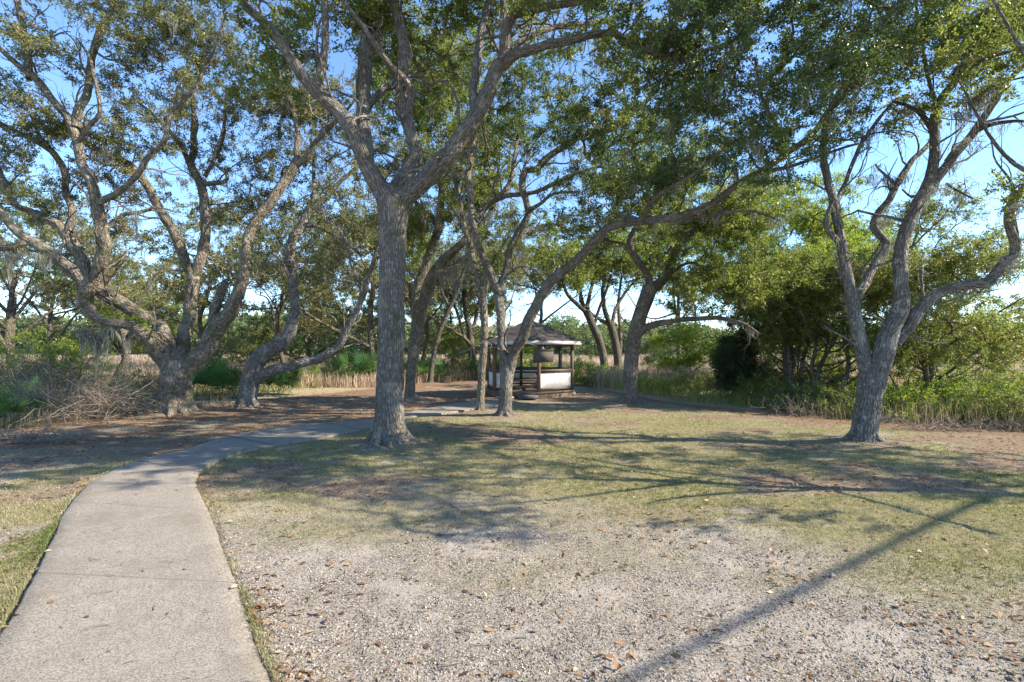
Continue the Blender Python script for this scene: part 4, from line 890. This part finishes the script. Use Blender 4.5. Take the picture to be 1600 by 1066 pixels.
# roof
RE_ = 2.37; ZA = 3.30; ZR = 2.33
rf = MB()
for k in range(6):
    a_, b_, c_ = gv(k, RE_, ZR), gv(k + 1, RE_, ZR), GC + np.array([0, 0, ZA])
    Lk = np.linalg.norm(b_ - a_); sl_ = np.linalg.norm((a_ + b_) / 2 - c_)
    n_ = 10; V = []; A = []; Fq = []
    for i in range(n_ + 1):
        t = i / n_; dip = .012 * math.sin(i * 2.1 + k)
        for s_ in np.linspace(0, 1, 7):
            q = (a_ * (1 - s_) + b_ * s_) * (1 - t) + c_ * t; V.append(q + [0, 0, dip * (i not in (0, n_))]); A.append([(s_ - .5) * Lk * (1 - t) + k * 3.3, t * sl_, 0])
    for i in range(n_):
        for j in range(6): p_ = i * 7 + j; Fq.append((p_, p_ + 1, p_ + 8, p_ + 7))
    rf.add(V, Fq, A)
    # underside
    V2 = [gv(k, RE_, ZR - .05), gv(k + 1, RE_, ZR - .05), GC + np.array([0, 0, ZA - .08])]
    rf.add(V2, [(0, 2, 1)], np.array(V2) * .5)
ro = rf.build('roof', shingle_mat(), gz, origin=GC)
fa = MB()
for k in range(6):
    a_, b_ = gv(k, RE_ - .03), gv(k + 1, RE_ - .03); edge_box(fa, a_, b_, ZR - .085, .15, .03, .004, .996)
fa.build('fascia', WHITE, gz, origin=GC)
bm_ = MB()
for k in range(6):
    a_, b_ = gv(k, GR - .07), gv(k + 1, GR - .07); edge_box(bm_, a_, b_, ZE + .0, .14, .08, .03, .97)
bm_.build('eave_beam', WOODG, gz, origin=GC)
cp = MB(); tube(cp, [GC + [0, 0, ZA - .03], GC + [0, 0, ZA + .05]], [.11, .05], 8); cp.build('roof_cap', WOODG, gz, origin=GC)
# step up to the deck
a_, b_ = gv(5, GR + .35), gv(0, GR + .35); a_[2] = b_[2] = 0
sm = MB(); edge_box(sm, a_, b_, .075, .12, .5, .62, .92); o = sm.build('concrete_step', plain_mat('step_concrete', (.10, .10, .115), .9, .4, 9), origin=(a_ + b_) / 2)
tag(o, 'low dark step in front of the gazebo opening', 'step')
sm = MB(); edge_box(sm, a_, b_, .03, .05, .45, .22, .50); o = sm.build('paving_slab', plain_mat('pale_slab', (.42, .38, .33), .9, .25, 9), origin=(a_ + b_) / 2)
tag(o, 'pale flat slab at the end of the path by the gazebo', 'slab')
# hanging board
f0 = P(849, 557, 20.35)
bo = empty('hanging_board', (f0[0], f0[1], f0[2] - .25), 'blank weathered grey board hung under the gazebo eave by the front post', 'sign board')
BM = MB(); BM.box(f0, (.80, .03, .48), rotz(math.radians(4))); BM.build('panel', plain_mat('old_board', (.12, .105, .09), .85, .3, 3, (.08, .07, .06), 0, .2, (1, 1, 3)), bo, origin=(f0[0], f0[1], f0[2] - .25))
for sy in (.25, -.25):
    BM = MB(); BM.box(f0 + np.array([0, -.004, sy]), (.84, .045, .03), rotz(math.radians(4))); BM.build('frame_bar', WOODG, bo, origin=(f0[0], f0[1], f0[2] - .25))
for s_ in (-.33, .33):
    BM = MB(); tube(BM, [f0 + [s_, 0, .24], f0 + [s_, 0, .24 + .18]], [.006, .006], 5); BM.build('hanger', WOODG, bo, origin=(f0[0], f0[1], f0[2] - .25))
# picnic table
PT = np.array([.50, 22.2, dz]); pt = empty('picnic_table', PT, 'dark wooden picnic table standing inside the gazebo', 'picnic table')
PW = plain_mat('dark_table_wood', (.075, .058, .045), .8, .4, 12, None, .3, .25)
def pt_box(name, bs_):
    m_ = MB()
    for c_, d_, R_ in bs_: m_.box(PT + np.array(c_), d_, R_)
    m_.build(name, PW, pt, origin=PT)
pt_box('table_top', [((0, (i - 2) * .145, .74), (1.65, .135, .038), None) for i in range(5)])
for s_ in (-1, 1): pt_box('bench', [((0, s_ * .66 + q_, .44), (1.65, .125, .038), None) for q_ in (-.065, .065)])
def rx(a_): c_, s_ = math.cos(a_), math.sin(a_); return np.array([[1, 0, 0], [0, c_, -s_], [0, s_, c_]])
for x_ in (-.6, .6):
    for s_ in (-1, 1): pt_box('leg', [((x_ + .022 * s_, s_ * .39, .36), (.04, .09, .80), rx(s_ * .42))])
    pt_box('crossbar', [((x_ - .045, 0, .40), (.038, 1.5, .09), None)]); pt_box('top_support', [((x_ - .045, 0, .70), (.038, .68, .06), None)])
# concrete block lumps by the right corner
for i, (u, v, sz) in enumerate([(886, 616, .26), (893, 617.5, .22), (889, 611.5, .2)]):
    g = G(u, min(v, 617.5)); g[1] -= .1; m_ = MB()
    k_ = 40; d_ = rand_unit(k_)
    lat = np.linspace(0, math.pi, 8); lon = np.arange(12) / 12 * 2 * math.pi
    la, lo = np.meshgrid(lat, lon, indexing='ij'); x_ = np.sin(la) * np.cos(lo); y_ = np.sin(la) * np.sin(lo); z_ = np.cos(la)
    pw = lambda t: np.sign(t) * np.abs(t) ** .55
    R_ = 1 + .25 * (fbm(x_ * 2 + i * 5, y_ * 2, z_ * 2, 3) - .5)
    V = np.stack([pw(x_) * R_ * sz * .75, pw(y_) * R_ * sz * .6, (pw(z_)) * R_ * sz * .4], -1) + g + [0, 0, sz * .36 + (.16 if i == 2 else 0)]
    ii = np.arange(7)[:, None] * 12; jj = np.arange(12)[None]; kk = (jj + 1) % 12
    m_.add(V.reshape(-1, 3), np.stack([ii + jj, ii + 12 + jj, ii + 12 + kk, ii + kk], -1).reshape(-1, 4))
    o = m_.build('stone', plain_mat('pale_stone', (.42, .38, .34), .9, .35, 12, None, .3), smooth=True, origin=g)
    tag(o, ['pale stone on the ground, leftmost of the three at the gazebo right corner', 'pale stone on the ground, rightmost of the three at the gazebo right corner', 'smaller pale stone lying on top of the two at the gazebo corner'][i], 'stone', 'stones at the gazebo corner')

# ---------------------------------------------------------------- palmettos and shrubs
def palmetto(u, v, n, size, label, seed):
    reseed(seed); b = G(u, v); m_ = MB(); st_ = MB(); size *= 1.25
    root = empty('palmetto', b, label, 'palmetto', 'saw palmettos under the oaks')
    for i in range(n):
        az = rng.uniform(0, 6.28); el = rng.uniform(.45, 1.45); ln = size * rng.uniform(.55, 1.0)
        d = np.array([math.cos(az) * math.cos(el), math.sin(az) * math.cos(el), math.sin(el)]); s0 = b + np.array([*(rng.normal(size=2) * size * .35), 0])
        c_ = s0 + d * ln; tube(st_, [b + [0, 0, -.02], s0, s0 + d * ln * .5 + [0, 0, .03], c_], [.012, .009, .007, .005], 4, cap=False)
        # fan
        sd = unit(np.cross(d, [0, 0, 1.0]) + rng.normal(size=3) * .35); sd = unit(sd - d * np.dot(sd, d)); fl = size * rng.uniform(.5, .75); k = 15
        tone = rng.uniform(.1, .9)
        for j in range(k):
            t = (j / (k - 1) - .5) * 2; a_ = t * 1.35; dr = d * math.cos(a_) + sd * math.sin(a_); nn = unit(np.cross(dr, unit(np.cross(sd, d))))
            L_ = fl * (1 - .25 * t * t) * rng.uniform(.85, 1.05); dn = np.array([0, 0, -1.0])
            p0 = c_; p1 = c_ + dr * L_ * .55; p2 = c_ + dr * L_ + dn * L_ * rng.uniform(0, .16) + np.cross(sd, d) * .04; w_ = fl * .026
            m_.add([p0 - nn * w_ * .3, p0 + nn * w_ * .3, p1 + nn * w_, p1 - nn * w_], [(0, 1, 2, 3)], rn=tone + rng.uniform(-.1, .1)); m_.add([p1 - nn * w_, p1 + nn * w_, p2], [(0, 1, 2)], rn=tone)
    st_.build('stem', PALM, root, True, b); m_.build('fronds', PALM, root, False, b)
palmetto(325, 618, 42, .95, 'big dark palmetto between the gnarled left oak and the leaning oak', 110)
palmetto(352, 622, 36, .85, 'palmetto right against the left side of the leaning oak trunk', 111)
palmetto(435, 617, 34, .8, 'palmetto under the low limb, just right of the leaning oak trunk', 112)
palmetto(415, 612, 26, .7, 'small palmetto deepest in the shade behind the leaning oak fork', 113)
palmetto(568, 601, 44, 1.2, 'round dark palmetto left of the thick middle trunk', 114)
palmetto(660, 598, 34, .95, 'palmetto between the two-stemmed leaning oak and the thin sapling', 115)
palmetto(12, 668, 26, .55, 'bright palmetto at the very left edge of the photo', 116)
palmetto(26, 645, 24, .65, 'taller palmetto at the left, behind the tangle of dead brush', 117)
palmetto(690, 597, 18, .7, 'small palmetto just right of the thin sapling', 118)

def shrub(name, label, u, v, h, sp, n, ls, leafm, seed, nl=70, group=None, xy=None, stems=9, cat='shrub', rb=.5):
    reseed(seed); b = G(u, v) if xy is None else np.array([*xy, 0.0])
    root = empty(name, b, label, cat, group); m_ = MB(); sk = Skel(20000)
    for i in range(stems):
        az = rng.uniform(0, 6.28); e_ = b + np.array([math.cos(az) * sp * rng.uniform(.2, .8), math.sin(az) * sp * .8 * rng.uniform(.2, .8), h * rng.uniform(.5, .9)])
        q = spline(np.array([b + np.array([0, 0, -.02]), (b + e_) / 2 + rng.normal(size=3) * .08 * h, e_]), .15)
        tube(m_, q, np.linspace(.014, .005, len(q)) * max(1, h / 1.5), 5, cap=False, seed=i); tt = unit(np.gradient(q, axis=0))
        for j in range(len(q)): sk.put(q[j], tt[j], -1)
    sk.par[:sk.n] = 0
    d = rand_unit(n) * rng.random((n, 1)) ** .4; d[:, 2] = np.abs(d[:, 2])
    R = .75 + .5 * fbm(d[:, 0] * 2, d[:, 1] * 2, d[:, 2] * 2, seed); att = b + d * np.array([sp, sp, h]) * R[:, None]; att[:, 2] = np.maximum(att[:, 2], .08)
    dirs = grow(sk, att, m_, r1=.003); lm = MB(); sprays(lm, m_, att, dirs, nl, ls, tw=4, tl=ls * 4.5, rb=rb)
    m_.build('stem', BARK_DARK, root, True, b); lm.build('foliage', leafm, root, False, b)
sh = [
 ('tall bush in the field seen between the trunk and right limb of the gnarled oak', 350, 588, 3.2, 3.0, 110, .15, LEAF_FAR),
 ('tall bush in the field behind the fork of the leaning oak', 430, 586, 3.0, 3.0, 110, .15, LEAF),
 ('round bush in the field behind the rising end of the low limb', 540, 586, 3.2, 3.0, 110, .15, LEAF_FAR),
 ('low yellow-green shrub at the field edge right of the gazebo', 915, 602, 1.5, 1.5, 70, .10, LEAF_LIME),
 ('low shrub between the slender curved oak and the dark multi-stemmed oak', 955, 598, 1.1, 1.3, 50, .10, LEAF_LIME),
 ('low shrub right of the brown-barked oak at the lawn edge', 1020, 612, .9, 1.2, 60, .08, LEAF_LIME),
 ('weedy shrub left of the black cedar at the foot of the pale young tree', 1085, 616, 1.1, 1.4, 80, .08, LEAF),
 ('brushy shrub under the thicket right of the cedar', 1190, 630, .95, 1.2, 80, .07, LEAF),
 ('dark undergrowth shrub at the foot of the many-stemmed thicket oak', 1250, 642, .85, 1.2, 80, .07, LEAF_DARK),
 ('undergrowth shrub just left of the lichen-spotted trunk', 1312, 648, .9, 1.0, 80, .065, LEAF),
 ('light green shrub just right of the lichen-spotted trunk', 1400, 652, .95, 1.1, 90, .065, LEAF_LIME),
 ('feathery yellow-green shrub under the bushy green oak', 1455, 652, 1.0, 1.2, 100, .06, LEAF_LIME),
 ('bright shrub between the feathery one and the right edge', 1515, 655, .95, 1.1, 100, .06, LEAF_LIME),
 ('dense green bush deep inside the thicket, filling the space between its stems', 1235, 622, 2.3, 1.8, 170, .09, LEAF),
 ('green understory bush behind the low-branched thicket oak', 1310, 620, 2.4, 1.8, 170, .09, LEAF_LIME),
 ('green bush between the black cedar and the many-stemmed thicket oak', 1185, 618, 1.8, 1.3, 110, .09, LEAF),
 ('lime bush filling the space under the bushy green oak', 1430, 628, 2.2, 2.0, 170, .085, LEAF_LIME),
 ('leafy dark green bush at the right edge of the photo', 1590, 664, 1.0, 1.0, 120, .07, LEAF),
 ('bush behind the leafy dark one at the right edge, reaching higher', 1560, 640, 1.5, 1.5, 110, .075, LEAF_LIME),
 ('green shrub in the open field left of the small blue-green pine', 1530, 605, 1.3, 1.7, 80, .10, LEAF_LIME),
 ('green weeds clump at the foot of the far shrubs right of the gazebo', 880, 597, .9, 1.3, 50, .11, LEAF),
 ('yellow-green shrub showing through the gazebo opening', 812, 592, 2.3, 2.2, 90, .14, LEAF_LIME),
 ('green shrub beyond the gazebo at its left side', 775, 592, 1.9, 1.8, 70, .13, LEAF_LIME),
 ('broad green shrub left of the dark oak by the gazebo', 712, 592, 2.1, 1.9, 90, .13, LEAF),
 ('grassy yellow shrub behind the low limb of the leaning oak', 480, 602, 1.1, 1.6, 70, .10, LEAF_LIME),
 ('dull shrub left of the round palmetto', 525, 600, 1.2, 1.5, 70, .10, LEAF_FAR),
 ('thin shrub between the middle oak trunk and the leaning two-stemmed oak', 628, 598, 1.3, 1.2, 50, .10, LEAF),
 ('shrub behind the big palmetto, left part', 310, 600, 1.5, 1.6, 70, .10, LEAF_FAR),
 ('green shrub behind the dead brush at the left', 120, 615, 2.6, 2.2, 170, .085, LEAF_LIME),
 ('leafy shrub at the left edge above the palmettos', 40, 618, 2.8, 2.0, 160, .085, LEAF_LIME),
 ('thin shrub just left of the gnarled oak trunk', 215, 618, 1.3, 1.1, 60, .08, LEAF_FAR),
 ('low leafy plant at the foot of the dead brush', 160, 640, .8, .8, 45, .07, LEAF),
]
for i, (lb, u, v, h, sp, n, ls, lmx) in enumerate(sh): shrub('shrub', lb, u, v, h, sp, n, ls, lmx, 130 + i, group=None)
# tangle of dead branches at the left
def brush(label, u, v, wd, dp, ht, n, seed, cat='brush pile', moss=0):
    reseed(seed); b = G(u, v); m_ = MB()
    for i in range(n):
        p0 = b + np.array([rng.uniform(-wd, wd), rng.uniform(-dp, dp), rng.uniform(0, ht * .5)]); az = rng.uniform(0, 6.28); el = rng.uniform(-.1, .9)
        L_ = rng.uniform(.4, 1.5) * ht * 1.2; d = np.array([math.cos(az) * math.cos(el), math.sin(az) * math.cos(el), math.sin(el)]); k = 7; pts = [p0]
        for j in range(k): d = unit(d + rng.normal(size=3) * .25 + [0, 0, -.03]); pts.append(pts[-1] + d * L_ / k)
        pts = np.array(pts); pts[:, 2] = np.maximum(pts[:, 2], .01); r_ = rng.uniform(.003, .012)
        tube(m_, pts, np.linspace(r_, r_ * .35, k + 1), 4, cap=False, seed=i % 40)
        for j in (2, 4, 5):
            d2 = unit(rng.normal(size=3) + [0, 0, .3]); q = pts[j] + d2 * L_ * .12; q2 = q + unit(d2 + rng.normal(size=3) * .4) * L_ * .14
            tube(m_, [pts[j], q, q2], [r_ * .5, r_ * .35, r_ * .2], 3, cap=False)
    o = m_.build('brush_pile', STICK, origin=b); tag(o, label, cat)
brush('tall tangle of bare dead branches at the left under the mossy limb', 110, 655, 1.6, .8, 1.5, 330, 160)
brush('dead branches heaped between the tall tangle and the gnarled oak trunk', 205, 645, 1.0, .6, .8, 200, 161)
brush('low pile of pale sticks at the bottom left lawn edge', 40, 690, 1.3, .35, .28, 200, 162)
brush('flat litter of sticks between the gnarled oak and the leaning oak', 335, 640, .8, .3, .25, 120, 163)
brush('twiggy dead growth beneath the thicket left of the lichen-spotted oak', 1290, 650, 1.8, .5, .5, 80, 164)
brush('brown windrow of sticks and leaves at the lawn edge on the far right', 1540, 672, 2.2, .3, .28, 260, 165)
brush('brown sticks along the lawn edge just right of the lichen-spotted trunk', 1420, 660, 1.0, .3, .25, 140, 166)
brush('wispy grey dead brush at the far left in front of the pine trunk', 50, 620, 1.6, .9, 2.0, 220, 167)

# ---------------------------------------------------------------- ground cover
reseed(200)
def blades(mb, x, y, z, h, wd, lean=.5, rnd=None, segs=2):
    n = len(x); p = np.stack([x, y, z], -1); az = rng.uniform(0, 6.28, n); d = np.stack([np.cos(az), np.sin(az), np.zeros(n)], -1); s_ = np.stack([-np.sin(az), np.cos(az), np.zeros(n)], -1)
    a2 = rng.uniform(0, 6.28, n); s_ = np.stack([np.cos(a2), np.sin(a2), np.zeros(n)], -1)
    ln = rng.uniform(.2, 1, n) * lean; m1 = p + d * (h * ln * .35)[:, None] + np.array([0, 0, 1]) * (h * .6)[:, None]; tp = p + d * (h * ln)[:, None] + np.array([0, 0, 1]) * (h * (1 - .4 * ln))[:, None]
    w_ = s_ * wd[:, None] * .5; rnd = rng.random(n) if rnd is None else rnd
    mb.add(np.stack([p - w_, p + w_, m1 + w_ * .7, m1 - w_ * .7], 1).reshape(-1, 3), np.arange(n * 4).reshape(n, 4), rn=np.repeat(rnd, 4))
    mb.add(np.stack([m1 - w_ * .7, m1 + w_ * .7, tp], 1).reshape(-1, 3), np.arange(n * 3).reshape(n, 3), rn=np.repeat(rnd, 3))
def scatter(n, y0, y1, pw=1.0):
    t = rng.random(n); y = (y0 ** (1 - pw) * (1 - t) + y1 ** (1 - pw) * t) ** (1 / (1 - pw)) if abs(pw - 1) > 1e-3 else y0 * (y1 / y0) ** t
    return y * rng.uniform(-1.08, 1.08, n), y
def gz_(x, y, sd):
    return np.where(sd < .03, .042, height(x, y) * sstep(0, .5, sd + .02) - .004)
GRASS = leaf_mat('lawn_grass', [(0, (.08, .12, .025)), (.3, (.15, .175, .05)), (.5, (.27, .24, .12)), (1, (.42, .36, .23))], .35, .6, (.3, .36, .08))
x, y = scatter(430000, 2.3, 24, 1.25); g_, l_, wd_, sd_ = zones(x, y)
hf = height(x, y, False); edge_ = sstep(.16, .02, sd_) * sstep(.42, .56, fbm(x * 1.5, y * 1.5, 0, 149, 3)); k = (rng.random(len(x)) < np.clip(g_ * .8 + .16 + edge_, 0, 1) * (1 - .8 * l_)) & (sd_ > .0)
x, y, sd_, g_, edge_ = x[k], y[k], sd_[k], g_[k], edge_[k]
z = gz_(x, y, sd_) - .004
tone = np.clip(1.35 - 1.9 * fbm(x * .8, y * 1.1, 0, 66, 5) + .1 * (1 - g_) + rng.normal(0, .2, len(x)), 0, 1)
hh = (1 + .9 * edge_) * rng.uniform(.012, .04, len(x)) * (1 + .035 * y) * (.6 + .5 * g_); mb = MB(); blades(mb, x, y, z, hh, .0035 * (1 + .12 * y), 1.1, tone)
o = mb.build('lawn_grass', GRASS); tag(o, 'thin short grass mixed green and dry on the lawn', 'grass', kind='stuff')
# fallen leaves
DEAD = leaf_mat('fallen_leaf', [(0, (.085, .05, .03)), (.35, (.17, .095, .05)), (.65, (.27, .155, .075)), (.85, (.35, .25, .14)), (1, (.46, .39, .29))], .2, .6, (.5, .28, .1))
x, y = scatter(60000, 2.2, 26, 1.1); g_, l_, wd_, sd_ = zones(x, y)
cl = fbm(x * 1.2, y * 1.2, 0, 71, 3)
pr = np.clip(.075 + .9 * l_ + .25 * sstep(.5, .7, cl) + .5 * sstep(.35, .02, np.abs(sd_)) * sstep(.45, .6, cl) * (y < 7), 0, 1) * np.where(sd_ < 0, .03, 1)
k = rng.random(len(x)) < pr; x, y, sd_ = x[k], y[k], sd_[k]; z = gz_(x, y, sd_)
n = len(x); ax = rand_unit(n) * [1, 1, .25]; sz = (.016 + .06 * rng.random(n) ** 1.6) * (1 + .03 * y); mb = MB()
leaves(mb, np.stack([x, y, z + .006 + rng.random(n) * .008], -1), unit(ax), sz, rng.random(n), 1.6, .45, .1)
o = mb.build('fallen_leaves', DEAD); tag(o, 'brown and orange fallen oak leaves scattered on the ground', 'fallen leaves', kind='stuff')
# gravel crumbs
x, y = scatter(130000, 2.2, 9.5, 1.6); g_, l_, wd_, sd_ = zones(x, y); k = (rng.random(len(x)) < (1 - g_) * (.35 + .65 * sstep(.4, .6, fbm(x * 2, y * 2, 0, 77, 3)))) & (sd_ > .02)
x, y, sd_ = x[k], y[k], sd_[k]; n = len(x); z = gz_(x, y, sd_); s_ = .0025 + .008 * rng.random(n) ** 2.2 * (1 + .06 * y)
o6 = np.array([[1, 0, 0], [0, 1, 0], [-1, 0, 0], [0, -1, 0], [0, 0, .8], [0, 0, -.5]]); az = rng.uniform(0, 6.28, n); V = o6[None] * rng.uniform(.6, 1.3, (n, 6, 1))
V = np.stack([V[..., 0] * np.cos(az)[:, None] - V[..., 1] * np.sin(az)[:, None], V[..., 0] * np.sin(az)[:, None] + V[..., 1] * np.cos(az)[:, None], V[..., 2]], -1) * s_[:, None, None] + np.stack([x, y, z], -1)[:, None]
fo = np.array([(0, 1, 4), (1, 2, 4), (2, 3, 4), (3, 0, 4), (1, 0, 5), (2, 1, 5), (3, 2, 5), (0, 3, 5)]); mb = MB()
mb.add(V.reshape(-1, 3), (np.arange(n)[:, None, None] * 6 + fo[None]).reshape(-1, 3), rn=np.repeat(rng.random(n), 6))
m_, nt_, bs_, ou_ = mat('gravel_crumb'); at = N(nt_, 'Attribute', attribute_name='rnd')
L(nt_, ramp(nt_, [(0, (.09, .075, .06)), (.4, (.24, .205, .17)), (1, (.47, .43, .37))], at.outputs['Fac']).outputs[0], bs_.inputs['Base Color']); bs_.inputs['Roughness'].default_value = .95
o = mb.build('gravel', m_); tag(o, 'pale crumbly gravel and sand clods in the foreground', 'gravel', kind='stuff')
# fallen twigs
reseed(210); mb = MB(); x, y = scatter(900, 2.4, 22, 1.3); sd_ = path_sd(x, y); z = gz_(x, y, sd_)
for i in range(len(x)):
    if sd_[i] < 0 and rng.random() > .25: continue
    az = rng.uniform(0, 6.28); L_ = rng.uniform(.02, .13) * (1 + .12 * y[i]); d = np.array([math.cos(az), math.sin(az), 0]); nn = np.array([-d[1], d[0], 0]); c_ = np.array([x[i], y[i], z[i] + .008])
    tube(mb, [c_, c_ + d * L_ * .5 + nn * L_ * rng.uniform(-.15, .15) + [0, 0, .006], c_ + d * L_], [.004, .003, .0015], 4, cap=False)
o = mb.build('fallen_twigs', STICK); tag(o, 'thin broken twigs strewn over lawn and path', 'twigs', kind='stuff')
# tall dry grass of the field and the weedy fringe
reseed(220)
def field(n, y0, y1, h0, h1, wd, matl, name, label, pw=1.3, cond=None, tone=None):
    x, y = scatter(n, y0, y1, pw); k = cond(x, y); x, y = x[k], y[k]; n = len(x); c_ = fbm(x * .12, y * .12, 0, 91, 3)
    h = rng.uniform(h0, h1, n) * (.6 + .8 * c_); rn = np.clip(fbm(x * .2, y * .08, 0, 95, 3) + rng.normal(0, .15, n), 0, 1)
    mb = MB(); blades(mb, x, y, np.full(n, -.02), h, wd * (1 + y * .03), .5, rn); o = mb.build(name, matl); tag(o, label, 'grass', kind='stuff')
out_ = lambda x, y: (right_border(x, y) > 2.2) | (left_border(x, y) > 2.0)
field(120000, 26, 112, .6, 1.25, .02, DRYG, 'tall_dry_grass', 'tall pinkish tan dry grass filling the field beyond the oaks', 1.5, lambda x, y: out_(x, y))
field(70000, 10, 46, .25, .8, .011, leaf_mat('weeds', [(0, (.09, .13, .03)), (.5, (.22, .25, .07)), (1, (.42, .38, .17))], .45, .6, (.42, .5, .1)), 'weedy_fringe', 'yellow-green weeds along the edge of the field', 1.4, lambda x, y: ((right_border(x, y) > 2.6) & (right_border(x, y) < 9)) | ((left_border(x, y) > 7.0) & (left_border(x, y) < 14)))
field(46000, 9.5, 26, .3, .95, .006, leaf_mat('scrub_grass', [(0, (.12, .13, .05)), (.4, (.28, .23, .13)), (1, (.50, .41, .28))], .4, .8, (.5, .42, .25)), 'tan_scrub_grass', 'tangled tan dry grass and stalks along both lawn borders', 1.4, lambda x, y: ((left_border(x, y) > .5) & (left_border(x, y) < 4) & (x < -10.5)) | ((right_border(x, y) > 1.3) & (right_border(x, y) < 6) & (x > 8.3)))
